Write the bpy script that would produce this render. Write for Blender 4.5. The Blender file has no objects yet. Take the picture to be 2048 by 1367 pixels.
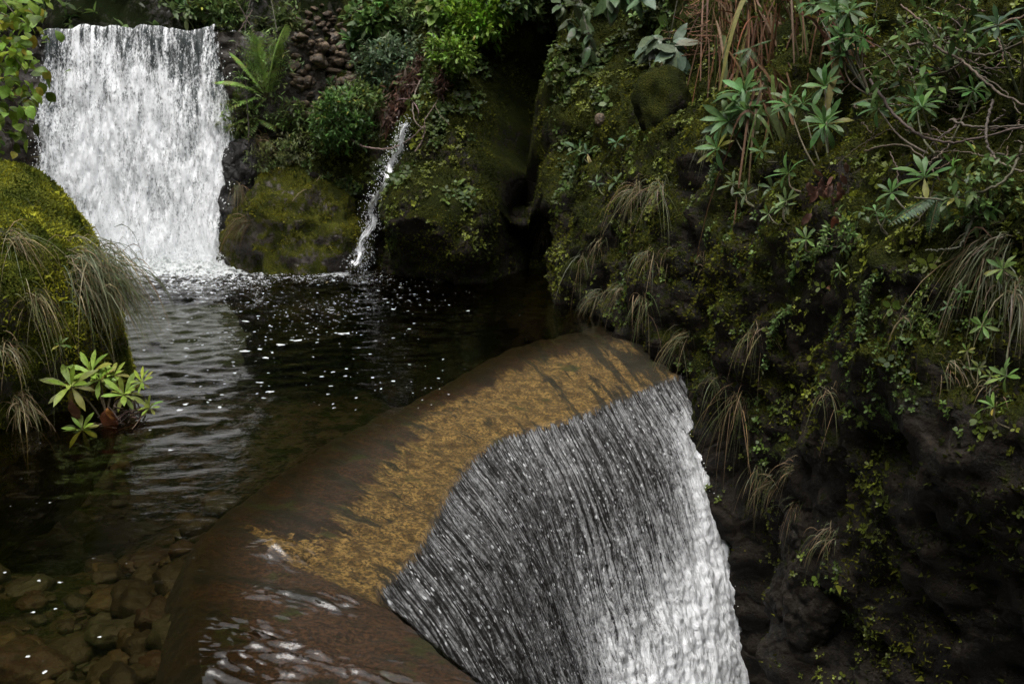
import bpy, math, random
import numpy as np
from mathutils import Vector, Matrix
from mathutils.bvhtree import BVHTree

C = bpy.context
SC = C.scene
rng = np.random.default_rng(11)
random.seed(5)

# ------------------------------------------------------------------ camera
CAM_H, PITCH, LENS = 2.0, math.radians(12.3), 38.0
cam_d = bpy.data.cameras.new('camera')
cam = bpy.data.objects.new('camera', cam_d)
C.collection.objects.link(cam)
cam.location = (0, 0, CAM_H)
cam.rotation_euler = (math.radians(90) - PITCH, 0, 0)
cam_d.lens = LENS; cam_d.sensor_width = 36.0
cam_d.clip_start = 0.05; cam_d.clip_end = 500
cam_d.dof.use_dof = True; cam_d.dof.focus_distance = 6.6; cam_d.dof.aperture_fstop = 4.0
SC.camera = cam

# ------------------------------------------------------------------ sky, sun, exposure
SUN_EL, SUN_AZ = 76.0, 215.0            # compass-like: 0 = +Y, clockwise; the light comes from behind the camera, high up
w = bpy.data.worlds.new('World'); SC.world = w; w.use_nodes = True
nt = w.node_tree; nt.nodes.clear()
sky = nt.nodes.new('ShaderNodeTexSky'); sky.sky_type = 'NISHITA'; sky.sun_disc = False
sky.sun_elevation = math.radians(SUN_EL); sky.sun_rotation = math.radians(SUN_AZ)
sky.air_density = 1.0; sky.dust_density = 3.0; sky.ozone_density = 1.0
hs = nt.nodes.new('ShaderNodeHueSaturation'); hs.inputs['Saturation'].default_value = 0.18
bg = nt.nodes.new('ShaderNodeBackground'); bg.inputs['Strength'].default_value = 0.15
wo = nt.nodes.new('ShaderNodeOutputWorld')
nt.links.new(sky.outputs[0], hs.inputs['Color']); nt.links.new(hs.outputs[0], bg.inputs['Color']); nt.links.new(bg.outputs[0], wo.inputs[0])
sl = bpy.data.lights.new('sun', 'SUN'); sl.energy = 0.5; sl.angle = math.radians(28); sl.color = (1.0, 0.96, 0.9)
so = bpy.data.objects.new('sun', sl); C.collection.objects.link(so)
a, e = math.radians(SUN_AZ), math.radians(SUN_EL)
sd = Vector((math.sin(a) * math.cos(e), math.cos(a) * math.cos(e), math.sin(e)))
so.rotation_euler = (-sd).to_track_quat('-Z', 'Y').to_euler(); so.location = sd * 60
SC.view_settings.view_transform = 'Standard'; SC.view_settings.look = 'None'
SC.view_settings.gamma = 1; SC.view_settings.exposure = 2.0
SC.render.engine = 'CYCLES'
SC.cycles.use_denoising = True
SC.cycles.max_bounces = 7; SC.cycles.transparent_max_bounces = 14
SC.cycles.sample_clamp_indirect = 6.0

# ------------------------------------------------------------------ maths helpers
F = 2048 * LENS / 36.0
SP, CP = math.sin(PITCH), math.cos(PITCH)
ORG = Vector((0, 0, CAM_H))
def ray(px, py):
    xc = (px - 1024) / F; yc = (683.5 - py) / F
    return Vector((xc, CP + yc * SP, -SP + yc * CP))
def at_z(px, py, z=0.0):
    d = ray(px, py); return ORG + d * ((z - CAM_H) / d.z)
def at_y(px, py, y):
    d = ray(px, py); return ORG + d * (y / d.y)
def project(P):
    P = np.asarray(P, float); X = P[:, 0]; Y = P[:, 1]; Z = P[:, 2] - CAM_H
    f = Y * CP - Z * SP; u = Y * SP + Z * CP
    f = np.where(f < 1e-3, 1e-3, f)
    return 1024 + F * X / f, 683.5 - F * u / f, f

_perm = np.random.default_rng(3).permutation(256); _perm = np.concatenate([_perm, _perm, _perm])
_grad = np.random.default_rng(4).normal(size=(256, 3)); _grad /= np.linalg.norm(_grad, axis=1)[:, None]
def perlin(p):
    p = np.asarray(p, float); i = np.floor(p).astype(int); f = p - i; i &= 255
    u = f * f * f * (f * (f * 6 - 15) + 10); r = 0
    for dx in (0, 1):
        for dy in (0, 1):
            for dz in (0, 1):
                h = _perm[_perm[_perm[(i[:, 0] + dx) & 255] + ((i[:, 1] + dy) & 255)] + ((i[:, 2] + dz) & 255)]
                d = (_grad[h] * (f - (dx, dy, dz))).sum(1)
                wgt = (u[:, 0] if dx else 1 - u[:, 0]) * (u[:, 1] if dy else 1 - u[:, 1]) * (u[:, 2] if dz else 1 - u[:, 2])
                r = r + d * wgt
    return r * 1.6
def fbm(p, octv=4, lac=2.03, gain=0.5, ridged=False):
    p = np.asarray(p, float); s = np.zeros(len(p)); am = 1.0
    for k in range(octv):
        n = perlin(p + 17.3 * k)
        s += am * ((0.5 - np.abs(n)) if ridged else n); p = p * lac; am *= gain
    return s
def sstep(a, b, x):
    t = np.clip((np.asarray(x, float) - a) / (b - a), 0, 1); return t * t * (3 - 2 * t)
def catmull(pts, n):
    P = np.array([list(p) for p in pts], float); P = np.vstack([2 * P[0] - P[1], P, 2 * P[-1] - P[-2]])
    m = len(P) - 3; out = []
    for t in np.linspace(0, m - 1e-9, n):
        k = int(t); f = t - k; a, b, c, d = P[k:k + 4]
        out.append(0.5 * (2 * b + (c - a) * f + (2 * a - 5 * b + 4 * c - d) * f * f + (3 * b - 3 * c + d - a) * f ** 3))
    return np.array(out)
def resample(P, n):
    P = np.asarray(P, float); s = np.concatenate([[0], np.cumsum(np.linalg.norm(np.diff(P, axis=0), axis=1))])
    t = np.linspace(0, s[-1], n); return np.stack([np.interp(t, s, P[:, k]) for k in range(P.shape[1])], 1), t

# ------------------------------------------------------------------ mesh helpers
def link(o, parent=None):
    C.collection.objects.link(o)
    if parent is not None: o.parent = parent
    return o
def tag(o, label=None, cat=None, group=None, kind=None):
    if label: o['label'] = label
    if cat: o['category'] = cat
    if group: o['group'] = group
    if kind: o['kind'] = kind
    return o
def empty(name, loc=(0, 0, 0)):
    o = bpy.data.objects.new(name, None); o.empty_display_size = 0.1; o.location = loc
    return link(o)
class MB:
    """collects vertices, faces (any size) and one colour per vertex; builds ONE mesh object"""
    def __init__(s): s.v = []; s.f = []; s.c = []; s.n = 0; s.uv = None
    def add(s, V, faces, col=(1, 1, 1)):
        V = np.asarray(V, float).reshape(-1, 3); s.v.append(V)
        col = np.asarray(col, float)
        s.c.append(np.broadcast_to(col, (len(V), 3)) if col.ndim == 1 else col)
        for fa in faces if isinstance(faces, list) else [faces]: s.f.append(np.asarray(fa, int) + s.n)
        s.n += len(V)
    def inst(s, tv, tf, M, T, col):
        """N copies of template (tv, tf): M (N,3,3) columns are axes, T (N,3), col (N,3)"""
        M = np.asarray(M, float); T = np.asarray(T, float); N = len(T); k = len(tv)
        if N == 0: return
        V = np.einsum('nij,kj->nki', M, tv) + T[:, None, :]
        off = (np.arange(N) * k)[:, None, None]
        fs = [(np.asarray(fa)[None] + off).reshape(-1, np.asarray(fa).shape[1]) for fa in tf]
        s.add(V.reshape(-1, 3), fs, np.repeat(np.broadcast_to(np.asarray(col, float), (N, 3)), k, 0))
    def build(s, name, mat, parent=None, origin=None, smooth=True):
        me = bpy.data.meshes.new(name)
        V = np.concatenate(s.v) if s.v else np.zeros((0, 3)); Cc = np.concatenate(s.c) if s.c else np.zeros((0, 3))
        if origin is not None: V = V - np.asarray(list(origin), float)
        lens = np.concatenate([np.full(len(f), f.shape[1]) for f in s.f]); idx = np.concatenate([f.ravel() for f in s.f])
        me.vertices.add(len(V)); me.vertices.foreach_set('co', V.astype(np.float32).ravel())
        me.loops.add(len(idx)); me.loops.foreach_set('vertex_index', idx.astype(np.int32))
        me.polygons.add(len(lens)); st = np.concatenate([[0], np.cumsum(lens)[:-1]])
        me.polygons.foreach_set('loop_start', st.astype(np.int32))
        if smooth: me.polygons.foreach_set('use_smooth', np.ones(len(lens), bool))
        ca = me.color_attributes.new('Col', 'FLOAT_COLOR', 'POINT')
        ca.data.foreach_set('color', np.concatenate([Cc, np.ones((len(Cc), 1))], 1).astype(np.float32).ravel())
        if s.uv is not None:
            ul = me.uv_layers.new(name='UVMap'); ul.data.foreach_set('uv', s.uv[idx].astype(np.float32).ravel())
        me.update(calc_edges=True); me.validate()
        if mat is not None: me.materials.append(mat)
        o = bpy.data.objects.new(name, me)
        if origin is not None and parent is None: o.location = list(origin)
        return link(o, parent)
def grid_faces(nu, nv, keep=None, wrap=False):
    i, j = np.meshgrid(np.arange(nu - 1), np.arange(nv - 1), indexing='ij')
    q = np.stack([i * nv + j, (i + 1) * nv + j, (i + 1) * nv + j + 1, i * nv + j + 1], -1).reshape(-1, 4)
    return q if keep is None else q[keep]
def grid_normals(P):
    du = np.gradient(P, axis=0); dv = np.gradient(P, axis=1); n = np.cross(du, dv)
    return n / (np.linalg.norm(n, axis=2, keepdims=True) + 1e-12)
def tube(mb, pts, r0, r1=None, k=6, col=(1, 1, 1)):
    P = np.asarray([list(p) for p in pts], float); n = len(P); r1 = r0 if r1 is None else r1
    T = np.gradient(P, axis=0); T /= np.linalg.norm(T, axis=1)[:, None] + 1e-9
    ref = np.array([0.13, 0.21, 1.0]); A = np.cross(T, ref); bad = np.linalg.norm(A, axis=1) < 0.05
    A[bad] = np.cross(T[bad], np.array([1.0, 0.1, 0])); A /= np.linalg.norm(A, axis=1)[:, None]; B = np.cross(T, A)
    R = np.linspace(r0, r1, n)[:, None, None]; th = np.linspace(0, 2 * np.pi, k, endpoint=False)
    V = P[:, None] + R * (np.cos(th)[None, :, None] * A[:, None] + np.sin(th)[None, :, None] * B[:, None])
    i, j = np.meshgrid(np.arange(n - 1), np.arange(k), indexing='ij'); j2 = (j + 1) % k
    q = np.stack([i * k + j, i * k + j2, (i + 1) * k + j2, (i + 1) * k + j], -1).reshape(-1, 4)
    mb.add(V.reshape(-1, 3), q, col)
def curve3(pts, n=24): return catmull(pts, n)
def vec(p): return np.array([p[0], p[1], p[2]], float)
def unit(v): v = np.asarray(v, float); return v / (np.linalg.norm(v) + 1e-12)
def rand_unit(n):
    v = rng.normal(size=(n, 3)); return v / np.linalg.norm(v, axis=1)[:, None]
def frames(Y, up):
    """(N,3,3) with column 1 = Y, column 2 as near UP as can be, column 0 = across"""
    Y = Y / (np.linalg.norm(Y, axis=1, keepdims=True) + 1e-9); X = np.cross(Y, up); l = np.linalg.norm(X, axis=1, keepdims=True)
    X = np.where(l < 1e-3, np.cross(Y, np.array([0.31, 0.9, 0.2])), X); X /= np.linalg.norm(X, axis=1, keepdims=True) + 1e-9
    return np.stack([X, Y, np.cross(X, Y)], -1)

# ------------------------------------------------------------------ node helpers
class NT:
    def __init__(s, name):
        s.m = bpy.data.materials.new(name); s.m.use_nodes = True; s.t = s.m.node_tree; s.t.nodes.clear()
        s.out = s.t.nodes.new('ShaderNodeOutputMaterial')
    def n(s, typ, ins=None, **props):
        nd = s.t.nodes.new('ShaderNode' + typ)
        for k, v in props.items(): setattr(nd, k, v)
        for k, v in (ins or {}).items(): s.set(nd, k, v)
        return nd
    def set(s, nd, k, v):
        i = nd.inputs[k]
        if isinstance(v, bpy.types.Node): v = v.outputs[0]
        if isinstance(v, bpy.types.NodeSocket): s.t.links.new(v, i)
        else: i.default_value = v
    def math(s, op, a, b=0.0, clamp=False):
        nd = s.n('Math', operation=op); nd.use_clamp = clamp; s.set(nd, 0, a); s.set(nd, 1, b); return nd.outputs[0]
    def noise(s, vec, scale, detail=4.0, rough=0.55, dist=0.0):
        nd = s.n('TexNoise', {'Scale': scale, 'Detail': detail, 'Roughness': rough, 'Distortion': dist})
        if vec is not None: s.set(nd, 'Vector', vec)
        return nd.outputs[0]
    def vor(s, vec, scale, feature='F1', out='Distance'):
        nd = s.n('TexVoronoi', {'Scale': scale}, feature=feature)
        if vec is not None: s.set(nd, 'Vector', vec)
        return nd.outputs[out]
    def ramp(s, fac, lo, hi, a=0.0, b=1.0):
        nd = s.n('MapRange', {'From Min': lo, 'From Max': hi, 'To Min': a, 'To Max': b}, interpolation_type='SMOOTHSTEP')
        s.set(nd, 'Value', fac); return nd.outputs[0]
    def mix(s, fac, a, b):
        nd = s.n('Mix', data_type='RGBA'); s.set(nd, 0, fac)
        for k, v in ((6, a), (7, b)): s.set(nd, k, v + (1,) if isinstance(v, tuple) and len(v) == 3 else v)
        return nd.outputs[2]
    def mapping(s, vec, scale=(1, 1, 1), rot=(0, 0, 0)):
        nd = s.n('Mapping'); s.set(nd, 'Vector', vec); nd.inputs['Scale'].default_value = scale; nd.inputs['Rotation'].default_value = rot
        return nd.outputs[0]
    def bump(s, h, strength, dist=0.02, normal=None):
        nd = s.n('Bump', {'Strength': strength, 'Distance': dist, 'Height': h})
        if normal is not None: s.set(nd, 'Normal', normal)
        return nd.outputs[0]
    def done(s, sh): s.t.links.new(sh.outputs[0] if isinstance(sh, bpy.types.Node) else sh, s.out.inputs[0]); return s.m

def mat_rock(name, c0, c1, moss0=None, moss1=None, bias=0.0, zk=0.0, nk=0.7, z0=0.0, rough=0.42, scale=1.0, bumps=0.8, spec=0.4):
    """wet rock with moss where it faces up; C0/C1 rock tones, MOSS0/MOSS1 moss tones"""
    s = NT(name); P = s.n('TexCoord').outputs['Object']; G = s.n('NewGeometry')
    P = s.n('NewGeometry').outputs['Position']
    big = s.noise(P, 1.7 * scale, 5); mid = s.noise(P, 7 * scale, 6, 0.62); fine = s.noise(P, 38 * scale, 6, 0.65)
    col = s.mix(s.ramp(mid, 0.35, 0.68), c0, c1)
    col = s.mix(s.math('MULTIPLY', s.ramp(fine, 0.55, 0.72), 0.6), col, tuple(min(1, x * 2.2 + 0.012) for x in c1))
    ro = s.ramp(mid, 0.3, 0.7, rough - 0.16, rough + 0.2)
    hgt = s.math('ADD', s.math('MULTIPLY', mid, 1.0), s.math('MULTIPLY', fine, 0.45))
    crack = s.vor(s.n('Mix', {0: 0.12, 4: P, 5: s.n('TexNoise', {'Scale': 5.0, 'Vector': P}).outputs['Color']}, data_type='VECTOR').outputs[1], 3.2 * scale, 'DISTANCE_TO_EDGE')
    hgt = s.math('ADD', hgt, s.ramp(crack, 0.0, 0.09, -0.35, 0.0))
    if moss0 is not None:
        sep = s.n('SeparateXYZ', {0: G.outputs['Normal']}); sp = s.n('SeparateXYZ', {0: P})
        mk = s.math('ADD', s.math('MULTIPLY', sep.outputs[2], nk), s.math('MULTIPLY', s.math('SUBTRACT', sp.outputs[2], z0), zk))
        mk = s.math('ADD', mk, s.math('MULTIPLY', s.math('SUBTRACT', big, 0.5), 2.4))
        mk = s.math('ADD', mk, s.math('MULTIPLY', s.math('SUBTRACT', s.noise(P, 16, 5, 0.7), 0.5), 2.2))
        mask = s.ramp(s.math('ADD', mk, bias), 0.0, 0.42)
        mf = s.noise(P, 95, 4, 0.7); mv = s.vor(P, 60.0)
        mc = s.mix(s.ramp(s.noise(P, 4.5, 5, 0.65), 0.36, 0.66), moss0, moss1)
        mc = s.mix(s.ramp(mf, 0.35, 0.7), tuple(x * 0.55 for x in moss0), mc)
        col = s.mix(mask, col, mc); ro = s.n('Mix', {0: mask, 2: ro, 3: 0.9}).outputs[0]
        mh = s.math('ADD', s.math('MULTIPLY', mf, 0.9), s.math('MULTIPLY', mv, -0.5))
        hgt = s.n('Mix', {0: mask, 2: hgt, 3: s.math('ADD', mh, 0.5)}).outputs[0]
    b = s.n('BsdfPrincipled', {'Base Color': col, 'Roughness': ro, 'Normal': s.bump(hgt, bumps, 0.035), 'Specular IOR Level': (s.n('Mix', {0: mask, 2: spec, 3: 0.06}).outputs[0] if moss0 is not None else spec)})
    return s.done(b)
def mat_leaf(name, rough=0.45, transl=0.3, veins=False, spec=0.5):
    s = NT(name); c = s.n('VertexColor', layer_name='Col').outputs[0]
    P = s.n('NewGeometry').outputs['Position']
    v = s.noise(P, 30, 3); c = s.mix(s.ramp(v, 0.3, 0.75), c, s.n('HueSaturation', {'Color': c, 'Value': 0.62, 'Saturation': 1.05}).outputs[0])
    b = s.n('BsdfPrincipled', {'Base Color': c, 'Roughness': rough, 'Specular IOR Level': spec})
    t = s.n('BsdfTranslucent', {'Color': s.n('HueSaturation', {'Color': c, 'Value': 1.3, 'Hue': 0.49}).outputs[0]})
    return s.done(s.n('MixShader', {0: transl, 1: b, 2: t}))
def mat_bark(name):
    s = NT(name); c = s.n('VertexColor', layer_name='Col').outputs[0]; P = s.n('NewGeometry').outputs['Position']
    f = s.noise(P, 60, 4)
    c = s.mix(s.ramp(f, 0.3, 0.75), c, s.n('HueSaturation', {'Color': c, 'Value': 0.5}).outputs[0])
    return s.done(s.n('BsdfPrincipled', {'Base Color': c, 'Roughness': 0.75, 'Normal': s.bump(f, 0.5, 0.01)}))
MOSS_D, MOSS_L = (0.020, 0.026, 0.005), (0.062, 0.068, 0.010)
M_CLIFF = mat_rock('wet_mossy_rock', (0.005, 0.0042, 0.003), (0.019, 0.0145, 0.010), MOSS_D, (0.060, 0.062, 0.008), bias=-0.10, zk=0.30, z0=0.3, nk=0.55, rough=0.7, bumps=1.0, spec=0.12)
M_BOULDER = mat_rock('moss_covered_rock', (0.020, 0.016, 0.011), (0.060, 0.048, 0.034), (0.036, 0.050, 0.007), (0.20, 0.205, 0.026), bias=0.25, nk=0.9, scale=1.3)
M_MOSSROCK = mat_rock('patchy_mossy_rock', (0.018, 0.013, 0.010), (0.055, 0.042, 0.032), (0.028, 0.033, 0.006), (0.11, 0.11, 0.012), bias=0.22, nk=0.55, scale=1.3)
M_DARKROCK = mat_rock('wet_dark_rock', (0.004, 0.0036, 0.0033), (0.016, 0.0135, 0.012), (0.02, 0.024, 0.006), (0.04, 0.05, 0.01), bias=-0.75, rough=0.38, scale=1.2, bumps=1.0, spec=0.25)
M_STONE = mat_rock('rubble_stone', (0.020, 0.014, 0.009), (0.15, 0.105, 0.064), (0.03, 0.035, 0.008), (0.05, 0.06, 0.012), bias=-0.85, rough=0.6, scale=2.0)
M_BARELEDGE = mat_rock('stained_weir_concrete', (0.018, 0.014, 0.010), (0.05, 0.04, 0.03), (0.02, 0.026, 0.006), (0.04, 0.045, 0.01), bias=-0.6, rough=0.5)
M_HILL = mat_rock('forest_soil', (0.008, 0.007, 0.004), (0.03, 0.024, 0.013), (0.012, 0.018, 0.005), (0.025, 0.036, 0.008), bias=0.2)
M_BED = mat_rock('stream_bed_rock', (0.010, 0.008, 0.004), (0.048, 0.036, 0.017), (0.012, 0.018, 0.005), (0.03, 0.04, 0.010), bias=-0.5, rough=0.6, scale=2.5)
M_PEBBLE = None
M_LEAF = mat_leaf('broad_leaf', 0.5, 0.28, spec=0.28)
M_GLOSSLEAF = mat_leaf('glossy_leaf', 0.42, 0.12, spec=0.22)
M_BLADE = mat_leaf('grass_blade', 0.6, 0.25)
M_MOSS = mat_leaf('moss_fuzz', 0.9, 0.25, spec=0.1)
M_DRY = mat_leaf('dry_leaf', 0.7, 0.15, spec=0.3)
M_BARK = mat_bark('twig_bark')
# ================================================================== LARGE STRUCTURE
SOLIDS = []                               # (V, quads) of everything plants may stand on
def solid(V, q): SOLIDS.append((np.asarray(V, float), np.asarray(q, int)))
def make_bvh(parts):
    vs, fs, n = [], [], 0
    for V, q in parts: vs.append(V); fs.append(q + n); n += len(V)
    return BVHTree.FromPolygons(np.concatenate(vs).tolist(), np.concatenate(fs).tolist())

# ---- weir outline, from the upstream edge (A) and the drop edge (B)
ZA, ZB = -0.03, -0.15
apx = [(1235, 640), (1130, 668), (1010, 703), (905, 760), (800, 812), (690, 868), (590, 930), (500, 995), (430, 1050), (392, 1120), (388, 1200), (398, 1300), (410, 1420)]
bpx = [(1345, 752), (1245, 792), (1140, 833), (1050, 858), (975, 885), (905, 958), (862, 1040), (815, 1115), (748, 1183), (790, 1225), (850, 1280), (915, 1332), (990, 1400)]
Aw = [at_z(x, y, ZA) for x, y in apx]; Bw = [at_z(x, y, ZB) for x, y in bpx]
Aw = [Aw[0] + (Aw[0] - Aw[1]) * 1.2] + Aw + [Vector((-0.85, 2.75, ZA)), Vector((-0.30, 2.0, ZA)), Vector((0.6, 1.25, ZA)), Vector((1.7, 0.5, ZA)), Vector((3.4, -0.6, ZA))]
Bw = [Bw[0] + (Bw[0] - Bw[1]) * 1.2] + Bw + [Vector((0.20, 2.95, ZB)), Vector((0.75, 2.45, ZB)), Vector((1.4, 2.0, ZB)), Vector((2.3, 1.35, ZB)), Vector((3.9, 0.2, ZB))]
NS = 620
Ac = catmull(Aw, NS); Bc = catmull(Bw, NS)
k = np.ones(21) / 21
def smooth(c): return np.stack([np.convolve(np.pad(c[:, i], 10, mode='edge'), k, 'valid') for i in range(3)], 1)
Ac = smooth(Ac); Bc = smooth(Bc)
bs = np.concatenate([[0], np.cumsum(np.linalg.norm(np.diff(Bc[:, :2], axis=0), axis=1))])
tb = np.gradient(Bc[:, :2], axis=0); tb /= np.linalg.norm(tb, axis=1)[:, None]
Bn = np.stack([-tb[:, 1], tb[:, 0]], 1)             # downstream
flow = (Bc - Ac)[:, :2]
Bn *= np.sign((Bn * flow).sum(1))[:, None]
for _ in range(8): Bn = np.stack([np.convolve(np.pad(Bn[:, i], 10, mode='edge'), k, 'valid') for i in range(2)], 1)
Bn /= np.linalg.norm(Bn, axis=1)[:, None]
DOWN_POLY = np.vstack([Ac[:, :2], [(9, -1.5), (9, 12)]])
def in_poly(x, y, poly):
    inside = np.zeros(len(x), bool); n = len(poly); j = n - 1
    for i in range(n):
        xi, yi = poly[i]; xj, yj = poly[j]
        c = ((yi > y) != (yj > y)) & (x < (xj - xi) * (y - yi) / (yj - yi + 1e-12) + xi); inside ^= c; j = i
    return inside

# ---- right-hand rock wall: a plan curve, swept in height, with bulges, a crevice and rough rock
plan = [(-3.9, 17.2), (-3.72, 15.4), (-3.45, 14.55), (-3.05, 14.0), (-2.55, 13.8), (-2.1, 13.85), (-1.8, 13.6), (-1.45, 13.1), (-0.9, 12.65), (-0.35, 12.35), (0.05, 12.3), (0.32, 12.2), (0.52, 11.5),
        (0.86, 10.3), (1.18, 9.2), (1.50, 8.2), (1.82, 7.0), (2.2, 5.8), (2.6, 4.6), (3.0, 3.0), (3.3, 1.0), (3.6, -1.5), (4.0, -5), (4.4, -14)]
pc, ps = resample(np.pad(catmull(plan, 900), ((0, 0), (0, 1))), 540)
pt = np.gradient(pc[:, :2], axis=0); pt /= np.linalg.norm(pt, axis=1)[:, None]
pn = np.stack([pt[:, 1], -pt[:, 0]], 1)             # into the gorge (towards -X / the camera)
pn *= np.where((pn * (np.array([-2.5, 6.0]) - pc[:, :2])).sum(1) > 0, 1, -1)[:, None]
for _ in range(4): pn = np.stack([np.convolve(np.pad(pn[:, i], 10, mode='edge'), k, 'valid') for i in range(2)], 1)
pn /= np.linalg.norm(pn, axis=1)[:, None]
zz = np.concatenate([np.arange(-4.2, 3.5, 0.04), np.linspace(3.5, 4.5, 14)[1:], np.linspace(4.5, 15, 50)[1:]])
NU, NV = len(pc), len(zz)
Yg = np.repeat(pc[:, 1], NV).reshape(NU, NV); Zg = np.tile(zz, (NU, 1))
rear = sstep(11.4, 12.6, Yg)                         # 1 on the bank beside the far fall
# lean-back of the wall with height
off = np.zeros((NU, NV))
off -= rear * (np.maximum(0, Zg - 0.9) * 0.62)
front = 1 - rear
off -= front * (np.maximum(0, Zg - 0.35) * 0.34 + np.maximum(0, Zg - 1.5) * 0.18 - np.maximum(0, Zg - 3.4) * 0.42)
off += front * np.minimum(0, Zg + 0.3) * 0.10        # slight undercut low down
base = np.dstack([pc[:, None, 0] + pn[:, None, 0] * off, pc[:, None, 1] + pn[:, None, 1] * off, Zg])
nrm = grid_normals(base)
nrm *= np.where((nrm[..., :2] * pn[:, None]).sum(2, keepdims=True) < 0, -1, 1)
gq = grid_faces(NU, NV)
bvh0 = make_bvh([(base.reshape(-1, 3), gq)])
P = base.reshape(-1, 3).copy(); Nn = nrm.reshape(-1, 3)
disp = np.zeros(len(P))
def bulge(px, py, r, amp, rz=None):
    h = bvh0.ray_cast(ORG, ray(px, py).normalized())
    if h[0] is None: return
    d = P - np.array(h[0]); rz = rz or r
    disp[:] += amp * np.exp(-((d[:, 0] ** 2 + d[:, 1] ** 2) / r ** 2 + d[:, 2] ** 2 / rz ** 2))
for b in [(880, 250, .45, .25, .6), (860, 430, .55, .42, .5), (960, 480, .45, .25, .4), (810, 400, .3, .12), (925, 130, .45, .40, .5),
          (1045, 560, .26, -1.3, .5), (1035, 450, .22, -1.3, .4), (1025, 330, .24, -1.4, .4), (1012, 230, .27, -1.4, .4), (1025, 120, .32, -1.7, .5), (1040, 40, .36, -1.7, .5), (1040, -90, .55, .8, .35), (980, -60, .4, .6, .3), (1130, 150, .3, .35, .4), (1150, 260, .3, .25, .4),  # bulges above the frame are shaped to shade the cleft
          (755, 420, .26, -.40, .4), (775, 340, .22, -.35, .3), (735, 500, .26, -.42, .3), (800, 270, .2, -.2),
          (1180, 200, .6, .18), (1330, 330, .7, .14), (1120, 380, .35, .12), (1150, 560, .35, .10), (1450, 450, .8, .15), (1500, 420, .6, .1), (1300, 60, .7, -.15),
          (1380, 620, .5, -.14), (1700, 560, .7, .12), (1560, 760, .5, -.10), (1850, 760, .8, .16), (1700, 1000, .8, -.16), (1950, 560, .6, .2),
          (1560, 1080, .25, -.2), (1650, 1150, .3, .14), (1560, 1200, .25, .12), (1800, 1150, .8, .18), (1720, 1250, .2, -.2), (1960, 1300, .5, -.1), (1640, 1330, .3, .12),
          (1430, 850, .22, -.20, .3), (1465, 960, .24, -.26, .3), (1500, 1080, .26, -.28, .3), (1525, 1200, .26, -.28, .3), (1545, 1330, .28, -.30, .4), (620, 130, .9, -.10), (500, 330, .5, .10), (640, 330, .6, .06)]: bulge(*b)
q3 = P * np.array([1, 1, .8])
n1 = fbm(P * 0.9, 3); n2 = fbm(P * 2.3 + 5, 3, ridged=True); n3 = fbm(P * 6.5 + 9, 3); n4 = fbm(P * np.array([14., 14., 9.]) + 2, 3)
amp = 1.0
disp += 0.16 * n1 + 0.16 * (n2 - 0.25) + 0.055 * n3 + 0.020 * n4
strat = fbm(np.stack([P[:, 0] * 1.2, P[:, 1] * 1.2, P[:, 2] * 3.2 + P[:, 1] * 1.1], 1), 3, ridged=True)
disp += 0.07 * (strat - 0.2) * sstep(-0.2, -1.2, P[:, 2])
P += Nn * disp[:, None]
CL = P
mb = MB(); mb.add(P, gq); cliff = mb.build('rock_wall', M_CLIFF)
tag(cliff, 'dark wet rock wall of the gorge, patched with moss', kind='structure', cat='cliff')
solid(P, gq)
CLIFF_G = P.reshape(NU, NV, 3)

# ---- hillside behind the far fall and on the left bank
def sheet(name, mat, nu, nv, fn, label, cat, kind='structure', namp=0.3, nsc=0.8, is_solid=True):
    U, Vv = np.meshgrid(np.linspace(0, 1, nu), np.linspace(0, 1, nv), indexing='ij')
    Pg = fn(U, Vv); n_ = grid_normals(Pg).reshape(-1, 3); Q = Pg.reshape(-1, 3)
    Q = Q + n_ * (namp * fbm(Q * nsc, 4) + 0.12 * namp * fbm(Q * nsc * 7, 3))[:, None]
    m = MB(); m.add(Q, grid_faces(nu, nv)); o = m.build(name, mat); tag(o, label, cat, kind=kind)
    if is_solid: solid(Q, grid_faces(nu, nv))
    return o, Q.reshape(nu, nv, 3)
def lerp(a, b, t): return a + (b - a) * t
hill, HILLP = sheet('hillside', M_HILL, 170, 100, lambda U, V: np.dstack([lerp(-15, 6, U), 16.2 + 1.0 * V + 9 * V ** 1.3 + 0.9 * np.sin(U * 9) , 2.75 + 13.0 * V + 9.0 * V ** 2]), 'steep wooded slope rising behind the far waterfall', 'hillside', namp=0.5, nsc=0.5)
left, LEFTP = sheet('left_bank', M_HILL, 150, 90, lambda U, V: np.dstack([np.where(V < .3, lerp(-6.6, -7.4, V / .3), -7.4 - (V - .3) * 4) - 0.4 * np.sin(U * 11), lerp(-14, 17.5, U), -1.5 + 20 * V]), 'wooded bank on the left of the pool', 'bank', namp=0.45, nsc=0.7)  # height beyond the view is there to cut down sky light
gr, _ = sheet('ground', M_HILL, 60, 60, lambda U, V: np.dstack([lerp(-70, 70, U), lerp(-70, 90, V), -4.6 + 0 * U]), 'valley ground under the gorge', 'ground', namp=0.2, nsc=0.2, is_solid=False)
up, _ = sheet('upper_stream_bed', M_BED, 60, 20, lambda U, V: np.dstack([lerp(-8.5, -3.2, U), lerp(14.45, 17.5, V), 2.86 + 0 * U]), 'stream bed above the far fall', 'stream bed', namp=0.05, nsc=1.5)

sheet('hillside', M_HILL, 90, 60, lambda U, V: np.dstack([lerp(-22, 20, U), -9.0 - 9 * V - 1.5 * np.sin(U * 8), -5 + 26.0 * V]), 'unseen slope added behind the camera to darken the gorge', 'hillside', namp=0.6, nsc=0.4, is_solid=False)  # slope added out of view to shut out light from the horizon
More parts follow.
